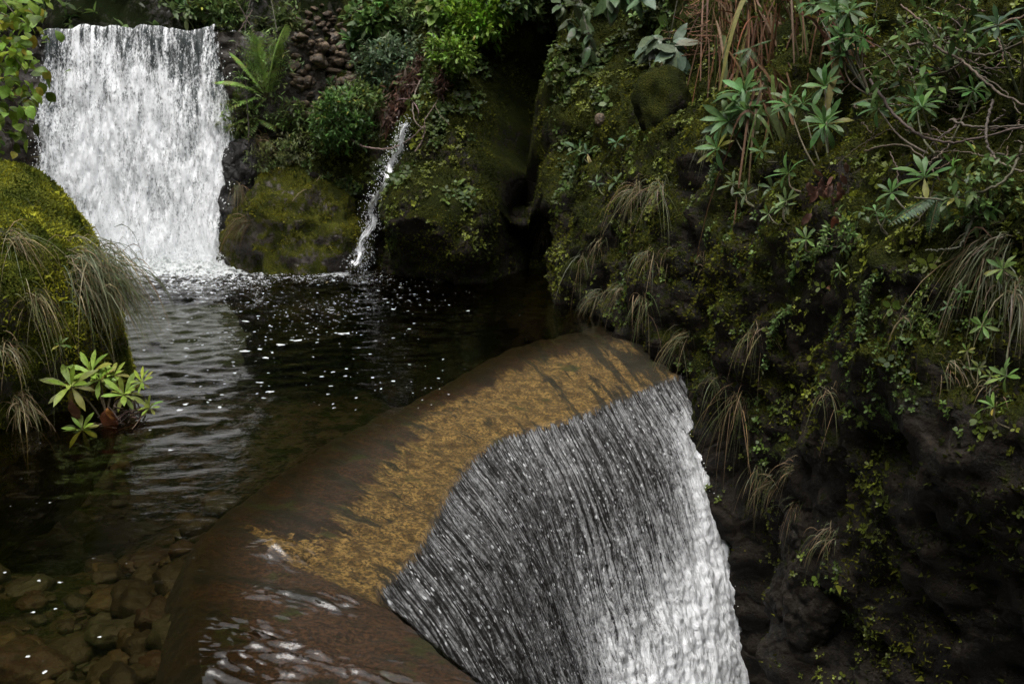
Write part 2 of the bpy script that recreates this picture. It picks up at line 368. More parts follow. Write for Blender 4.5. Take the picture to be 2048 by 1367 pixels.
# ---- pool bed
def bedz(x, y):
    d = -1.5 + 1.05 * sstep(7.4, 5.0, y) + 0.18 * sstep(9, 6.5, y)
    da = np.full(x.shape, 9.0)
    for i in range(0, NS, 12): da = np.minimum(da, np.hypot(x - Ac[i, 0], y - Ac[i, 1]))
    d = np.maximum(d, -0.07 - 0.50 * np.maximum(0, da - 0.02)) - 0.12
    return d
xs = np.arange(-8.2, 2.3, 0.06); ys = np.arange(-3.0, 15.2, 0.06)
X, Y = np.meshgrid(xs, ys, indexing='ij'); x, y = X.ravel(), Y.ravel()
inA = in_poly(x, y, np.vstack([Ac[:, :2], [(9, -1.5), (9, 12)]]))
z = np.where(inA, -1.6, bedz(x, y))
Q = np.stack([x, y, z], 1); Q[:, 2] += np.where(inA, 0, 0.05 * fbm(Q * 2.2, 4) + 0.02 * fbm(Q * 9, 2)) * sstep(-0.05, -0.2, z)
qf = grid_faces(len(xs), len(ys)); keep = ~inA[qf].any(1); qf = qf[keep]
mb = MB(); mb.add(Q, qf); bed = mb.build('pool_bed', M_BED); tag(bed, 'brown stony bed of the clear pool', 'stream bed', kind='structure')
BEDBVH = make_bvh([(Q, qf)])

# ---- weir body: rounded sill of rock and concrete, brown upstream, ochre at the drop, with dark algae drawn out along the flow
s = NT('weir_crest_stone'); UV = s.n('UVMap', uv_map='UVMap').outputs[0]; Pp = s.n('NewGeometry').outputs['Position']
su = s.n('SeparateXYZ', {0: UV}); r_ = su.outputs[1]
flowv = s.n('CombineXYZ', {0: su.outputs[0], 1: s.math('MULTIPLY', r_, 0.20)}).outputs[0]
nA = s.noise(flowv, 5.5, 6, 0.62, 0.3); nB = s.noise(flowv, 16, 6, 0.68); nf = s.noise(Pp, 58, 6, 0.78); nm = s.noise(Pp, 14, 5, 0.65)
ochre = s.mix(s.ramp(nm, .34, .66), (0.095, 0.052, 0.012), (0.40, 0.255, 0.080)); ochre = s.mix(s.ramp(nf, .44, .56), s.mix(0.9, ochre, (0.03, 0.02, 0.007)), ochre)
brown = s.mix(s.ramp(nf, .42, .60), (0.008, 0.0038, 0.0018), (0.080, 0.036, 0.015)); brown = s.mix(s.ramp(nm, .45, .7), brown, (0.022, 0.014, 0.005))
brown = s.mix(s.math('MULTIPLY', s.ramp(s.noise(flowv, 7, 5, .7), .48, .62), .8), brown, (0.006, 0.005, 0.002))
edge = s.math('ADD', r_, s.math('ADD', s.math('MULTIPLY', s.math('SUBTRACT', nA, .5), 0.9), s.math('MULTIPLY', s.math('SUBTRACT', nB, .5), 0.5)))
# the near part of the weir (large s) stays brown almost to the drop edge
near = s.ramp(su.outputs[0], 5.35, 5.9)
edge = s.math('SUBTRACT', edge, s.math('MULTIPLY', near, 0.9))
far = s.ramp(su.outputs[0], 2.8, 0.9)
edge = s.math('ADD', edge, s.math('MULTIPLY', s.ramp(su.outputs[0], 4.5, 2.7), 0.27))
ridge = s.ramp(s.math('ABSOLUTE', s.math('SUBTRACT', s.math('ADD', su.outputs[0], s.math('MULTIPLY', s.math('SUBTRACT', nm, .5), .5)), 5.42)), .16, .04)
edge = s.math('ADD', edge, s.math('MULTIPLY', ridge, .38))
brown = s.mix(s.math('MULTIPLY', near, .85), brown, s.mix(s.ramp(nf, .40, .62), (0.012, 0.006, 0.003), (0.105, 0.050, 0.024)))
col = s.mix(s.ramp(edge, .50, .60), brown, ochre)
bedc = s.mix(s.ramp(nm, .38, .66), (0.006, 0.006, 0.003), (0.034, 0.030, 0.014))
bedm = s.ramp(s.math('ADD', r_, s.math('MULTIPLY', s.math('SUBTRACT', s.noise(Pp, 4, 5, .65), .5), .9)), .22, -.12)
col = s.mix(bedm, col, bedc)
alg = s.math('ADD', s.math('MULTIPLY', nA, .75), s.math('MULTIPLY', nB, .45)); alg = s.math('ADD', alg, s.math('MULTIPLY', far, 0.095))
col = s.mix(s.ramp(alg, .640, .70, 0, .93), col, (0.011, 0.010, 0.005))
col = s.mix(s.math('MULTIPLY', s.ramp(s.noise(Pp, 3.3, 4, .6), .60, .68), s.ramp(nf, .35, .6)), col, (0.028, 0.042, 0.004))
s_m = s.done(s.n('BsdfPrincipled', {'Base Color': col, 'Roughness': .6, 'Normal': s.bump(s.math('ADD', nm, s.math('MULTIPLY', nf, 1.0)), .9, .03)}))
prof = [(-0.5, -1.5), (-0.22, -0.42), (-0.08, -0.10)]
rr = np.concatenate([np.linspace(-.26, -0.03, 12), np.linspace(0, 1, 44), [1.05, 1.12]]); nr = len(rr)
def weir_z(r):
    r = np.asarray(r, float); z = ZA - 0.012 - (ZA - ZB) * np.clip(r, 0, 1) ** 1.9
    z = np.where(r < 0, ZA - 0.012 + r * .10 - 6.0 * r * r, z); return z
Wp = np.zeros((NS, nr + 6, 3)); uvw = np.zeros((NS, nr + 6, 2))
for j, r in enumerate(rr):
    Wp[:, j, :2] = Ac[:, :2] + (Bc - Ac)[:, :2] * min(r, 1.0)
    zc = float(weir_z(r)) if r <= 1 else ZB - 0.012 - (r - 1) * 0.9
    if r > 1: Wp[:, j, :2] += Bn * (r - 1) * 0.35
    Wp[:, j, 2] = zc; uvw[:, j] = np.stack([bs, np.full(NS, r)], 1)
for m, d in enumerate([0.35, 0.8, 1.4, 2.1, 2.9, 4.2]):   # the batter of the drop face
    Wp[:, nr + m, :2] = Bc[:, :2] + Bn * (0.02 + 0.20 * d ** .75); Wp[:, nr + m, 2] = ZB - d; uvw[:, nr + m] = np.stack([bs, np.full(NS, 1.1 + d)], 1)
Wf = Wp.reshape(-1, 3); Wf[:, 2] += 0.022 * fbm(Wf * np.array([4, 4, 1]), 4) * sstep(-1.6, 0, np.tile(np.concatenate([rr, np.ones(6)]), NS))
mb = MB(); mb.add(Wf, grid_faces(NS, nr + 6)); mb.uv = uvw.reshape(-1, 2)
weir = mb.build('weir', s_m); tag(weir, 'curved ochre and brown stone weir, rounded sill under a thin sheet of water', 'weir')
solid(Wf, grid_faces(NS, nr + 6))

# ---- the weir under the far fall
rw = MB(); nu, nv = 190, 90
U, V = np.meshgrid(np.linspace(-8.6, -2.4, nu), np.linspace(-0.6, 2.93, nv), indexing='ij')
Q = np.dstack([U, 14.42 - 0.16 * (2.93 - V) / 3, V]).reshape(-1, 3); Q[:, 1] -= 0.12 * fbm(Q * 1.4, 4) + 0.06 * fbm(Q * np.array([5, 5, 12.]), 3, ridged=True)
rw.add(Q, grid_faces(nu, nv)); solid(Q, grid_faces(nu, nv))
i = np.arange(nu); topi = i * nv + nv - 1; Q2 = Q[topi] + np.array([0, .9, -.02]); rw.add(np.vstack([Q[topi], Q2]), np.stack([i[:-1], i[1:], nu + i[1:], nu + i[:-1]], 1))
rwo = rw.build('weir', M_BARELEDGE); tag(rwo, 'tall dark weir wall behind the far white waterfall', 'weir')

# ================================================================== WATER
# ---- pool surface
def water_mat(name, tint, foam_attr=True, ripple=1.0, rough=0.02):
    s = NT(name); P = s.n('NewGeometry').outputs['Position']
    st = s.mapping(P, (1.0, 1.6, 1.0))
    h = s.math('ADD', s.noise(st, 7.0, 3, .5, .4), s.math('MULTIPLY', s.noise(st, 24, 2, .5), .22))
    nb = s.bump(h, 0.17 * ripple, 0.03)
    fr = s.n('Fresnel', {'IOR': 1.33, 'Normal': nb})
    tr = s.n('BsdfTransparent', {'Color': tint + (1,)}); gl = s.n('BsdfGlossy', {'Roughness': rough, 'Normal': nb})
    sh = s.n('MixShader', {0: fr, 1: tr, 2: gl})
    if foam_attr:
        fa = s.n('VertexColor', layer_name='Col'); fx = s.n('SeparateColor', {0: fa.outputs[0]}).outputs[0]
        n = s.math('ADD', s.math('MULTIPLY', s.noise(s.mapping(P, (1, 1.5, 1)), 13, 6, .7), .8), s.math('MULTIPLY', s.noise(P, 45, 4, .7), .4))
        n = s.math('ADD', s.math('MULTIPLY', s.math('SUBTRACT', n, .6), 2.6), .6)
        fm = s.ramp(s.math('ADD', n, s.math('SUBTRACT', fx, 1.0)), .0, .30)
        df = s.n('BsdfPrincipled', {'Base Color': s.mix(s.ramp(n, .35, .8), (.30, .33, .32), (.74, .76, .76)), 'Roughness': .5, 'Normal': s.bump(n, .8, .04)})
        sh = s.n('MixShader', {0: fm, 1: sh, 2: df})
    return s.done(sh)
M_POOL = water_mat('clear_pool_water', (0.52, 0.46, 0.31))
xs = np.arange(-8.0, 2.2, 0.035); ys = np.concatenate([np.arange(-3.0, 2.6, 0.1), np.arange(2.6, 14.4, 0.035)])
X, Y = np.meshgrid(xs, ys, indexing='ij'); x, y = X.ravel(), Y.ravel()
fx_, fy_ = x + 4.8, y - 13.6
dist = np.hypot(np.maximum(0, np.abs(fx_) - 1.1), fy_)
chop = np.exp(-dist / 1.5)
Q = np.stack([x, y, 0 * x], 1)
wob = fbm(np.stack([x * .5, y * .5, 0 * x], 1), 2)
da = np.full(x.shape, 9.0)
for i in range(0, NS, 10): da = np.minimum(da, np.hypot(x - Ac[i, 0], y - Ac[i, 1]))
calm = 0.02 + 0.98 * sstep(0.03, 1.2, da)
h1 = fbm(np.stack([x * 2.2 + wob, y * 4.2 + wob, 0 * x], 1), 3); h2 = fbm(np.stack([x * 6.0, y * 9.0, 0 * x + 3], 1), 3); h3 = fbm(np.stack([x * 11, y * 13, 0 * x + 3], 1), 2)
Q[:, 2] = h1 * (0.035 * chop + 0.015 * sstep(3.5, 8, y) * calm + 0.004 * calm) + h2 * (0.035 * chop + 0.0055 * calm) + h3 * (0.03 * chop)
Q[:, 2] += 0.07 * np.exp(-(dist / .35) ** 2) * (1 + 1.4 * fbm(Q * 7, 3))
foam = 0.62 * np.exp(-(dist / .42) ** 2) + 0.58 * np.exp(-(dist / 1.7) ** 2)
# the froth drifts off diagonally across the pool
dl = np.abs((x + 3.2) * 0.6 + (y - 11.6) * 0.8); foam += 0.16 * np.exp(-(dl / .55) ** 2) * sstep(-4.6, -3.4, x) * sstep(-.5, -2.0, x)
sc_ = at_z(668, 546); foam += 0.62 * np.exp(-(np.hypot(x - sc_.x, (y - sc_.y) * 1.4) / .22) ** 2)
qf = grid_faces(len(xs), len(ys)); inD = in_poly(x, y, DOWN_POLY); kp = ~inD[qf].any(1)
bd = np.intersect1d(np.unique(qf[kp]), np.unique(qf[~kp])); qf = qf[kp]
jn = np.array([np.argmin((Ac[:, 0] - x[i]) ** 2 + (Ac[:, 1] - y[i]) ** 2) for i in bd]); Q[bd, 0] = Ac[jn, 0]; Q[bd, 1] = Ac[jn, 1]; Q[bd, 2] = 0
mb = MB(); mb.add(Q, qf, np.repeat(np.clip(foam, 0, 1.2)[:, None], 3, 1)); pool = mb.build('pool_water', M_POOL)
tag(pool, 'clear dark pool between the two falls', 'pool', kind='structure')

# ---- thin sheet running over the weir
s = NT('sheet_water'); UV = s.n('UVMap', uv_map='UVMap').outputs[0]
h = s.math('ADD', s.noise(s.mapping(UV, (9, 3.2, 1)), 1.0, 4, .55, .6), s.math('MULTIPLY', s.noise(s.mapping(UV, (40, 6, 1)), 1.0, 3), .15))
nb = s.bump(h, .28, .02); fr = s.n('Fresnel', {'IOR': 1.33, 'Normal': nb})
M_SHEET = s.done(s.n('MixShader', {0: fr, 1: s.n('BsdfTransparent', {'Color': s.mix(s.ramp(s.n('SeparateXYZ', {0: UV}).outputs[1], .0, .42), (.52, .46, .31), (.92, .90, .84))}), 2: s.n('BsdfGlossy', {'Roughness': .03, 'Normal': nb})}))
rs = np.linspace(0, 1.0, 60); Sp = np.zeros((NS, 60, 3)); uvs = np.zeros((NS, 60, 2))
for j, r in enumerate(rs):
    Sp[:, j, :2] = Ac[:, :2] + (Bc - Ac)[:, :2] * r
    Sp[:, j, 2] = float(weir_z(max(r, 0))) + 0.012 + 0.018 * (1 - r) ** 1.2 + 0.012; uvs[:, j] = np.stack([bs, np.full(NS, r * .9)], 1)
Sf = Sp.reshape(-1, 3); uf = uvs.reshape(-1, 2)
nearw = sstep(5.2, 6.3, uf[:, 0])
rip = fbm(np.stack([uf[:, 0] * 4.2, uf[:, 1] * 3.0, 0 * uf[:, 0]], 1), 3); rip2 = fbm(np.stack([uf[:, 0] * 14, uf[:, 1] * 7.0, 0 * uf[:, 0] + 7], 1), 3)
Sf[:, 2] += (rip * (0.005 + 0.008 * nearw) + rip2 * 0.0022) * sstep(0.0, .2, uf[:, 1])
# standing wave where the two flows meet at the bend
for (px, py, am, rx) in [(560, 1105, .035, .11), (600, 1160, -.02, .14), (640, 1195, .02, .10), (540, 1190, .016, .08)]:
    c = at_z(px, py, -0.05); d = (Sf[:, 0] - c.x) ** 2 + (Sf[:, 1] - c.y) ** 2; Sf[:, 2] += am * np.exp(-d / rx ** 2)
for (px, py, r0) in [(540, 1112, .10), (585, 1100, .09), (560, 1195, .11), (650, 1205, .10), (540, 1300, .16), (480, 1345, .16), (610, 1330, .16), (430, 1380, .2), (800, 1340, .14), (720, 1350, .14), (500, 1280, .14), (580, 1365, .16), (690, 1190, .09)]:
    c = at_z(px, py, -0.04); d = (Sf[:, 0] - c.x) ** 2 + (Sf[:, 1] - c.y) ** 2
    ph = fbm(np.stack([Sf[:, 0] * 6 + px, Sf[:, 1] * 20 + Sf[:, 0] * 5, 0 * d], 1), 3); Sf[:, 2] += (.026 * ph + .010) * np.exp(-d / r0 ** 2)
mb = MB(); mb.add(Sf, grid_faces(NS, 60)); mb.uv = uf
o = mb.build('sheet_water', M_SHEET); tag(o, 'thin clear water sliding over the weir crest', 'water', kind='structure')

# ---- the near fall
s = NT('falling_water'); UV = s.n('UVMap', uv_map='UVMap').outputs[0]; su = s.n('SeparateXYZ', {0: UV}); S_, D_ = su.outputs[0], su.outputs[1]
fc = s.n('SeparateColor', {0: s.n('VertexColor', layer_name='Col').outputs[0]}).outputs
def uvn(a, b, det=4, ro=.6, dist=0.0): return s.noise(s.mapping(UV, (a, b, 1)), 1.0, det, ro, dist)
st1 = uvn(30, .9, 4, .6, .25); st2 = uvn(75, 2.6, 3, .6); lump = uvn(26, 12, 5, .68, .3); fine = uvn(90, 48, 4, .7); patch = uvn(3.2, 1.1, 4, .6)
val = s.math('ADD', s.math('MULTIPLY', s.math('SUBTRACT', st1, .5), 1.15), s.math('MULTIPLY', s.math('SUBTRACT', st2, .5), 1.0))
val = s.math('MULTIPLY', val, s.n('Mix', {0: fc[1], 2: 1.0, 3: .25}).outputs[0])
val = s.math('ADD', val, s.math('MULTIPLY', s.math('SUBTRACT', lump, .5), 1.7)); val = s.math('ADD', val, s.math('MULTIPLY', s.math('SUBTRACT', fine, .5), 1.3)); val = s.math('ADD', val, s.math('MULTIPLY', s.math('SUBTRACT', patch, .5), .7))
lines = s.math('MULTIPLY', s.ramp(s.math('ABSOLUTE', s.math('SUBTRACT', uvn(17, .30, 2, .5, .15), .5)), .030, .0), s.n('Mix', {0: fc[1], 2: .62, 3: .15}).outputs[0])
foam = s.ramp(s.math('SUBTRACT', s.math('ADD', val, fc[0]), lines), .0, 1.0)
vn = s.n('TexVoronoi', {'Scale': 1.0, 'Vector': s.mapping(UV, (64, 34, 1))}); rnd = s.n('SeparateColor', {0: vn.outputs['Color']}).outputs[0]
gl = s.ramp(s.math('ADD', vn.outputs['Distance'], s.math('ADD', s.math('MULTIPLY', fine, -.5), s.math('MULTIPLY', rnd, .75))), .22, .02)  # sparkles on the water, painted into its colour as pale dots
foam_glint = s.math('MAXIMUM', foam, s.math('MULTIPLY', gl, .5))
colr = s.mix(foam_glint, (0.016, 0.015, 0.014), s.mix(fc[1], (.36, .36, .36), (.88, .89, .90)))
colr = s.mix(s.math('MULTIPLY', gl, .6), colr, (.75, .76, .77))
hgt = s.math('ADD', s.math('ADD', st1, s.math('MULTIPLY', st2, .5)), s.math('ADD', s.math('MULTIPLY', lump, .7), s.math('MULTIPLY', fine, .35)))
b = s.n('BsdfPrincipled', {'Base Color': colr, 'Roughness': s.n('Mix', {0: foam_glint, 2: .10, 3: .42}).outputs[0], 'IOR': 1.33, 'Normal': s.bump(hgt, .85, .03)})
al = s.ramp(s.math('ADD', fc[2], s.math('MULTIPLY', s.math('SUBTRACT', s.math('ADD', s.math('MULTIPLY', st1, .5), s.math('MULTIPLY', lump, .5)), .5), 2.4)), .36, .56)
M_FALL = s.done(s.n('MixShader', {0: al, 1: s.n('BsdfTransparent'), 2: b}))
drop = np.concatenate([np.linspace(0, .3, 26), np.linspace(.3, 3.6, 190)[1:]]); nd = len(drop)
sidx = np.linspace(1, NS - 60, 770); ii = sidx.astype(int); ff = (sidx - ii)[:, None]
def li(a): return a[ii] * (1 - ff) + a[ii + 1] * ff
B2, n2, s2 = li(Bc), li(Bn), (bs[ii] * (1 - ff[:, 0]) + bs[ii + 1] * ff[:, 0])
S2, D2 = np.meshgrid(s2, drop, indexing='ij')
wall_side = sstep(1.75, 0.95, S2)                     # the end against the rock
outw = 0.26 * sstep(1.3, .3, S2) * sstep(.2, 2.0, D2) + 0.02 + 0.40 * np.sqrt(D2) * (1 - np.exp(-D2 * 5)) + 0.17 * D2
Fp = np.dstack([B2[:, None, 0] + n2[:, None, 0] * outw, B2[:, None, 1] + n2[:, None, 1] * outw, ZB + 0.006 - D2])
fn_ = grid_normals(Fp); fn_ *= np.where((fn_[..., :2] * n2[:, None]).sum(2, keepdims=True) < 0, -1, 1)
f1 = np.stack([S2.ravel() * 11, D2.ravel() * .7, 0 * S2.ravel()], 1); f2 = np.stack([S2.ravel() * 30, D2.ravel() * 3, 0 * S2.ravel()], 1); f3 = np.stack([S2.ravel() * 6, D2.ravel() * 5, 0 * S2.ravel()], 1)
foamy = np.clip(0.30 * sstep(.5, 2.2, D2) + 1.0 * wall_side * sstep(0.03, .6, D2) + 1.0 * sstep(4.1, 1.3, S2) * sstep(.45, 1.7, D2), 0, 1).ravel()
dd = sstep(0, .15, D2.ravel())
ds = dd * (0.020 * fbm(f1, 3) + 0.012 * fbm(f2, 2) + foamy * (0.030 * fbm(f3 * np.array([1.5, .6, 1]), 4) + 0.012 * fbm(f3 * 4, 3)))
Ff = Fp.reshape(-1, 3) + fn_.reshape(-1, 3) * ds[:, None]
colv = np.stack([np.clip(0.30 + 0.10 * sstep(.5, 0, D2.ravel()) - 0.22 * sstep(.5, 1.6, D2.ravel()) * sstep(1.8, 3.4, S2.ravel()) + .66 * foamy - 0.06 * sstep(4.2, 5.5, S2.ravel()), 0, .98) * 0.98,
                 np.clip(foamy * 1.1, 0, 1), np.clip(0.30 + D2.ravel() * 9, 0, 2)], 1)
# dark slot between the main sheet and the strand along the rock
slot = np.exp(-((S2 - (0.62 + 0.03 * np.sin(D2 * 9) - .10 * D2)) / .05) ** 2) * sstep(1.0, .35, D2); colv[:, 2] -= (1.6 * slot).ravel(); colv[:, 0] -= (.4 * slot).ravel()
endf = sstep(0.0, 0.25, S2 - S2.min()).ravel(); colv[:, 2] = np.where(endf < 1, np.minimum(colv[:, 2], .1 + endf * 1.2), colv[:, 2])
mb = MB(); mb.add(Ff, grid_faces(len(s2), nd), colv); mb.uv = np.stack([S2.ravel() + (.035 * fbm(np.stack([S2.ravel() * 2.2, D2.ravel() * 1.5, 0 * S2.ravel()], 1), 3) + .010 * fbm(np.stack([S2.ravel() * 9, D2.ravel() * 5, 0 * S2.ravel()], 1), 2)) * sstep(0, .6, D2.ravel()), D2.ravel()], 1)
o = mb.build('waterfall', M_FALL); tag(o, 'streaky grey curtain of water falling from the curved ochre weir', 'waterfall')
NEARFALL = Ff.reshape(len(s2), nd, 3)

# ---- the far fall
s = NT('white_falling_water'); UV = s.n('UVMap', uv_map='UVMap').outputs[0]; fc = s.n('SeparateColor', {0: s.n('VertexColor', layer_name='Col').outputs[0]}).outputs
def uvn(a, b, det=4, ro=.6, dist=0.0): return s.noise(s.mapping(UV, (a, b, 1)), 1.0, det, ro, dist)
st = uvn(7, .7, 6, .66, 1.2); lump = uvn(30, 7.5, 6, .75, .5); fine = uvn(95, 27, 4, .7, .3); big = uvn(3.2, 1.4, 4, .6, .8)
val = s.math('ADD', s.math('MULTIPLY', s.math('SUBTRACT', st, .5), s.n('Mix', {0: fc[1], 2: 2.2, 3: .4}).outputs[0]), s.math('MULTIPLY', s.math('SUBTRACT', lump, .5), 1.9))
val = s.math('ADD', val, s.math('MULTIPLY', s.math('SUBTRACT', fine, .5), 1.7)); val = s.math('ADD', val, s.math('MULTIPLY', s.math('SUBTRACT', big, .5), .9))
foam = s.ramp(s.math('ADD', val, fc[0]), .0, .62)
hgt = s.math('ADD', s.math('ADD', st, lump), s.math('MULTIPLY', fine, .6))
b = s.n('BsdfPrincipled', {'Base Color': s.mix(foam, s.mix(fc[1], (.03, .036, .035), (.10, .112, .112)), (.86, .87, .88)), 'Roughness': s.n('Mix', {0: foam, 2: .12, 3: .5}).outputs[0], 'IOR': 1.33, 'Normal': s.bump(hgt, .35, .03)})
al = s.ramp(s.math('ADD', fc[2], s.math('MULTIPLY', val, .9)), .0, .25)
M_FALL2 = s.done(s.n('MixShader', {0: al, 1: s.n('BsdfTransparent'), 2: b}))
xs = np.linspace(-6.25, -3.35, 330); nx = len(xs); dr = np.concatenate([np.linspace(-.5, 0, 10), np.linspace(0, 3.02, 380)[1:]]); nd2 = len(dr)
S2, D2 = np.meshgrid(xs, dr, indexing='ij'); Dp = np.maximum(D2, 0)
crest = 2.985 + 0.085 * fbm(np.stack([S2.ravel() * 2.5, 0 * S2.ravel(), 0 * S2.ravel()], 1), 3).reshape(S2.shape)
oy = 14.36 - np.minimum(D2, 0) * 1.2 - 0.14 * np.sqrt(Dp) - 0.10 * Dp
Fp = np.dstack([S2, oy, crest - Dp * (crest / 3.0) - 0.02 * (D2 < 0)])
g = np.stack([S2.ravel(), Dp.ravel(), 0 * S2.ravel()], 1); grow = sstep(0, 1.6, Dp.ravel())
Ff = Fp.reshape(-1, 3)
Ff[:, 1] -= (0.05 * fbm(g * np.array([3, .7, 1]), 3) + 0.03 * fbm(g * np.array([9, 2., 1]), 3)) * sstep(0, .2, Dp.ravel()) + grow * (0.05 * np.abs(fbm(g * np.array([6, 1.3, 1]) + 3, 3)) + 0.012 * fbm(g * np.array([22, 5, 1]), 3))
xr = S2.ravel(); dn = Dp.ravel()
edge = np.minimum(xr - (-5.98 - .10 * sstep(0, 2, dn)), (-3.77 + 0.26 * sstep(.1, 1.7, dn) - .10 * sstep(1.8, 2.8, dn)) - xr)
edge = edge + 0.05 * fbm(g * np.array([2, 3, 1.]), 3)
topthin = sstep(1.1, .1, dn)
c0 = 0.33 + 0.16 * grow + .10 * sstep(-4.5, -5.5, xr) * grow - 0.20 * topthin * (0.4 + sstep(-4.7, -4.0, xr)) + 0.10 * sstep(2.2, 2.9, dn) - .20 * sstep(-5.55, -5.95, xr)
thin = sum(a_ * np.exp(-((xr - x_) / w_) ** 2) * sstep(b_, .05, dn) for x_, w_, a_, b_ in [(-5.74, .05, .9, .6), (-4.55, .06, .5, .9), (-4.02, .05, .8, 1.6), (-4.85, .14, .35, .9), (-4.24, .04, .5, .6)])
c0 = c0 - 0.45 * thin
colv = np.stack([np.clip(c0, 0, 1.3), grow, np.clip(edge * 7.0, -1.0, 1.5) + .1 - 0.4 * thin], 1)
mb = MB(); mb.add(Ff, grid_faces(nx, nd2), np.clip(colv, -1, 2)); mb.uv = np.stack([S2.ravel(), D2.ravel()], 1)
o = mb.build('waterfall', M_FALL2); tag(o, 'wide white waterfall pouring over the far weir into the pool', 'waterfall')
FARFALL = Ff.reshape(nx, nd2, 3)
# the upper stream that feeds it
mb = MB(); U, V = np.meshgrid(np.linspace(-7.4, -3.4, 90), np.linspace(14.8, 17.3, 40), indexing='ij'); Q = np.dstack([U, V, 2.965 + 0 * U]).reshape(-1, 3); Q[:, 2] += .02 * fbm(Q * 5, 3)
mb.add(Q, grid_faces(90, 40), (.35, .35, .35)); o = mb.build('upper_stream_water', M_POOL); tag(o, 'stream above the far fall', 'stream', kind='structure')
# plunge pool below the near fall
mb = MB(); U, V = np.meshgrid(np.linspace(-1.5, 4.2, 90), np.linspace(-3, 9.5, 160), indexing='ij'); Q = np.dstack([U, V, -3.3 + 0 * U]).reshape(-1, 3); Q[:, 2] += .05 * fbm(Q * 4, 4)
mb.add(Q, grid_faces(90, 160), (.75, .75, .75)); o = mb.build('plunge_pool_water', M_POOL); tag(o, 'frothing plunge pool under the near fall', 'pool', kind='structure')

# ---- side cascade in the gully
SB = make_bvh(SOLIDS)
def hit(px, py, off=0.0, bvh=None):
    d = ray(px, py).normalized(); h = (bvh or SB).ray_cast(ORG, d)
    if h[0] is None: return None, None
    n = h[1]
    if n.dot(d) > 0: n = -n
    return h[0] + n * off, n
# ================================================================== BOULDERS AND STONES
def ico(sub):
    import bmesh
    bm = bmesh.new(); bmesh.ops.create_icosphere(bm, subdivisions=sub, radius=1.0)
    V = np.array([v.co[:] for v in bm.verts]); T = np.array([[v.index for v in f.verts] for f in bm.faces]); bm.free(); return V, T
ICO = {k: ico(k) for k in (2, 3, 4, 6)}
def rock_shape(sub, centre, radii, power=2.0, amp=0.1, sc=1.2, seed=0, rot=0.0, ridge=0.0):
    V, T = ICO[sub]; D = V / (np.abs(V) ** power).sum(1, keepdims=True) ** (1 / power)
    N = V.copy(); r = np.array(radii, float); Q = D * r
    s_ = r.mean()
    a = fbm(Q / s_ * sc + seed * 7.7, 4) * amp + fbm(Q / s_ * sc * 4 + seed * 3.1, 3) * amp * .22
    if ridge: a += ridge * (fbm(Q / s_ * sc * 1.7 + seed, 3, ridged=True) - .3)
    Q = Q + N * (a * s_)[:, None]
    c, s2 = math.cos(rot), math.sin(rot); Q = Q @ np.array([[c, -s2, 0], [s2, c, 0], [0, 0, 1]]).T
    return Q + np.asarray(centre, float), T
def rock_obj(name, mat, label, cat, centre, radii, group=None, col=(1, 1, 1), is_solid=False, **k):
    sub = k.pop('sub', 4); Q, T = rock_shape(sub, (0, 0, 0), radii, **k); mb = MB(); mb.add(Q, T, col)
    o = mb.build(name, mat); o.location = list(centre); tag(o, label, cat, group)
    if is_solid: SOLIDS.append((Q + np.asarray(list(centre), float), T))
    return o, Q + np.asarray(list(centre), float), T
bl, BLV, BLT = rock_obj('boulder', M_BOULDER, 'huge rounded boulder covered in yellow-green moss, rising from the pool', 'boulder', (-4.24, 7.55, 0.22), (1.44, 1.32, 1.42), sub=6, power=2.35, amp=.10, sc=1.1, seed=2, is_solid=True)
mr, MRV, MRT = rock_obj('boulder', M_MOSSROCK, 'domed rock with mossy crown and bare brown face right of the far fall', 'boulder', (-2.72, 13.80, 0.0), (.90, .80, 1.22), sub=6, power=1.9, amp=.17, seed=5, ridge=.12, is_solid=True)
er, _, _ = rock_obj('boulder', M_DARKROCK, 'dark wet rock spur touching the right edge of the far fall', 'boulder', (-3.42, 14.05, 0.35), (.34, .40, 1.25), sub=6, power=2.3, amp=.16, seed=9, ridge=.12, is_solid=True)
p, n = hit(715, 505); rock_obj('boulder', M_DARKROCK, 'low black wet rock at the foot of the small side cascade', 'boulder', (p.x + .02, p.y - .10, .05), (.22, .2, .30), amp=.2, seed=12, ridge=.15, is_solid=True, sub=4)
p, n = hit(1325, 215, -.02); rock_obj('boulder', M_CLIFF, 'dark pendant boulder jutting from the rock wall under brown hanging leaves', 'boulder', p, (.25, .28, .40), amp=.2, seed=15, ridge=.2, is_solid=True)
p, n = hit(1200, 240, .0); rock_obj('stone', M_STONE, 'small pale stone lodged in the mossy wall beside the pendant boulder', 'stone', p, (.06, .05, .075), amp=.15, seed=17, sub=3)
p = at_z(308, 688, 0.0); rock_obj('stone', M_DARKROCK, 'dark flat stone barely breaking the pool surface', 'stone', (p.x, p.y, -.03), (.10, .07, .05), amp=.2, seed=19, sub=3)
for i, (px, py, rx, rz, lab) in enumerate([(1600, 1060, .26, .34, 'dark wet rock lump close beside the white edge of the near fall'), (1560, 1190, .22, .26, 'glistening rock knob low beside the near fall'), (1640, 1240, .3, .3, 'wet brown rock hump at the base of the right wall'), (1480, 1400, .0, 0, '')]):
    if rx == 0: continue
    p, n = hit(px, py, -.20)
    if p: rock_obj('boulder', M_CLIFF, lab, 'boulder', p, (rx, rx, rz * 1.2), amp=.16, seed=30 + i, ridge=.06, power=2.5, sub=6, is_solid=True)
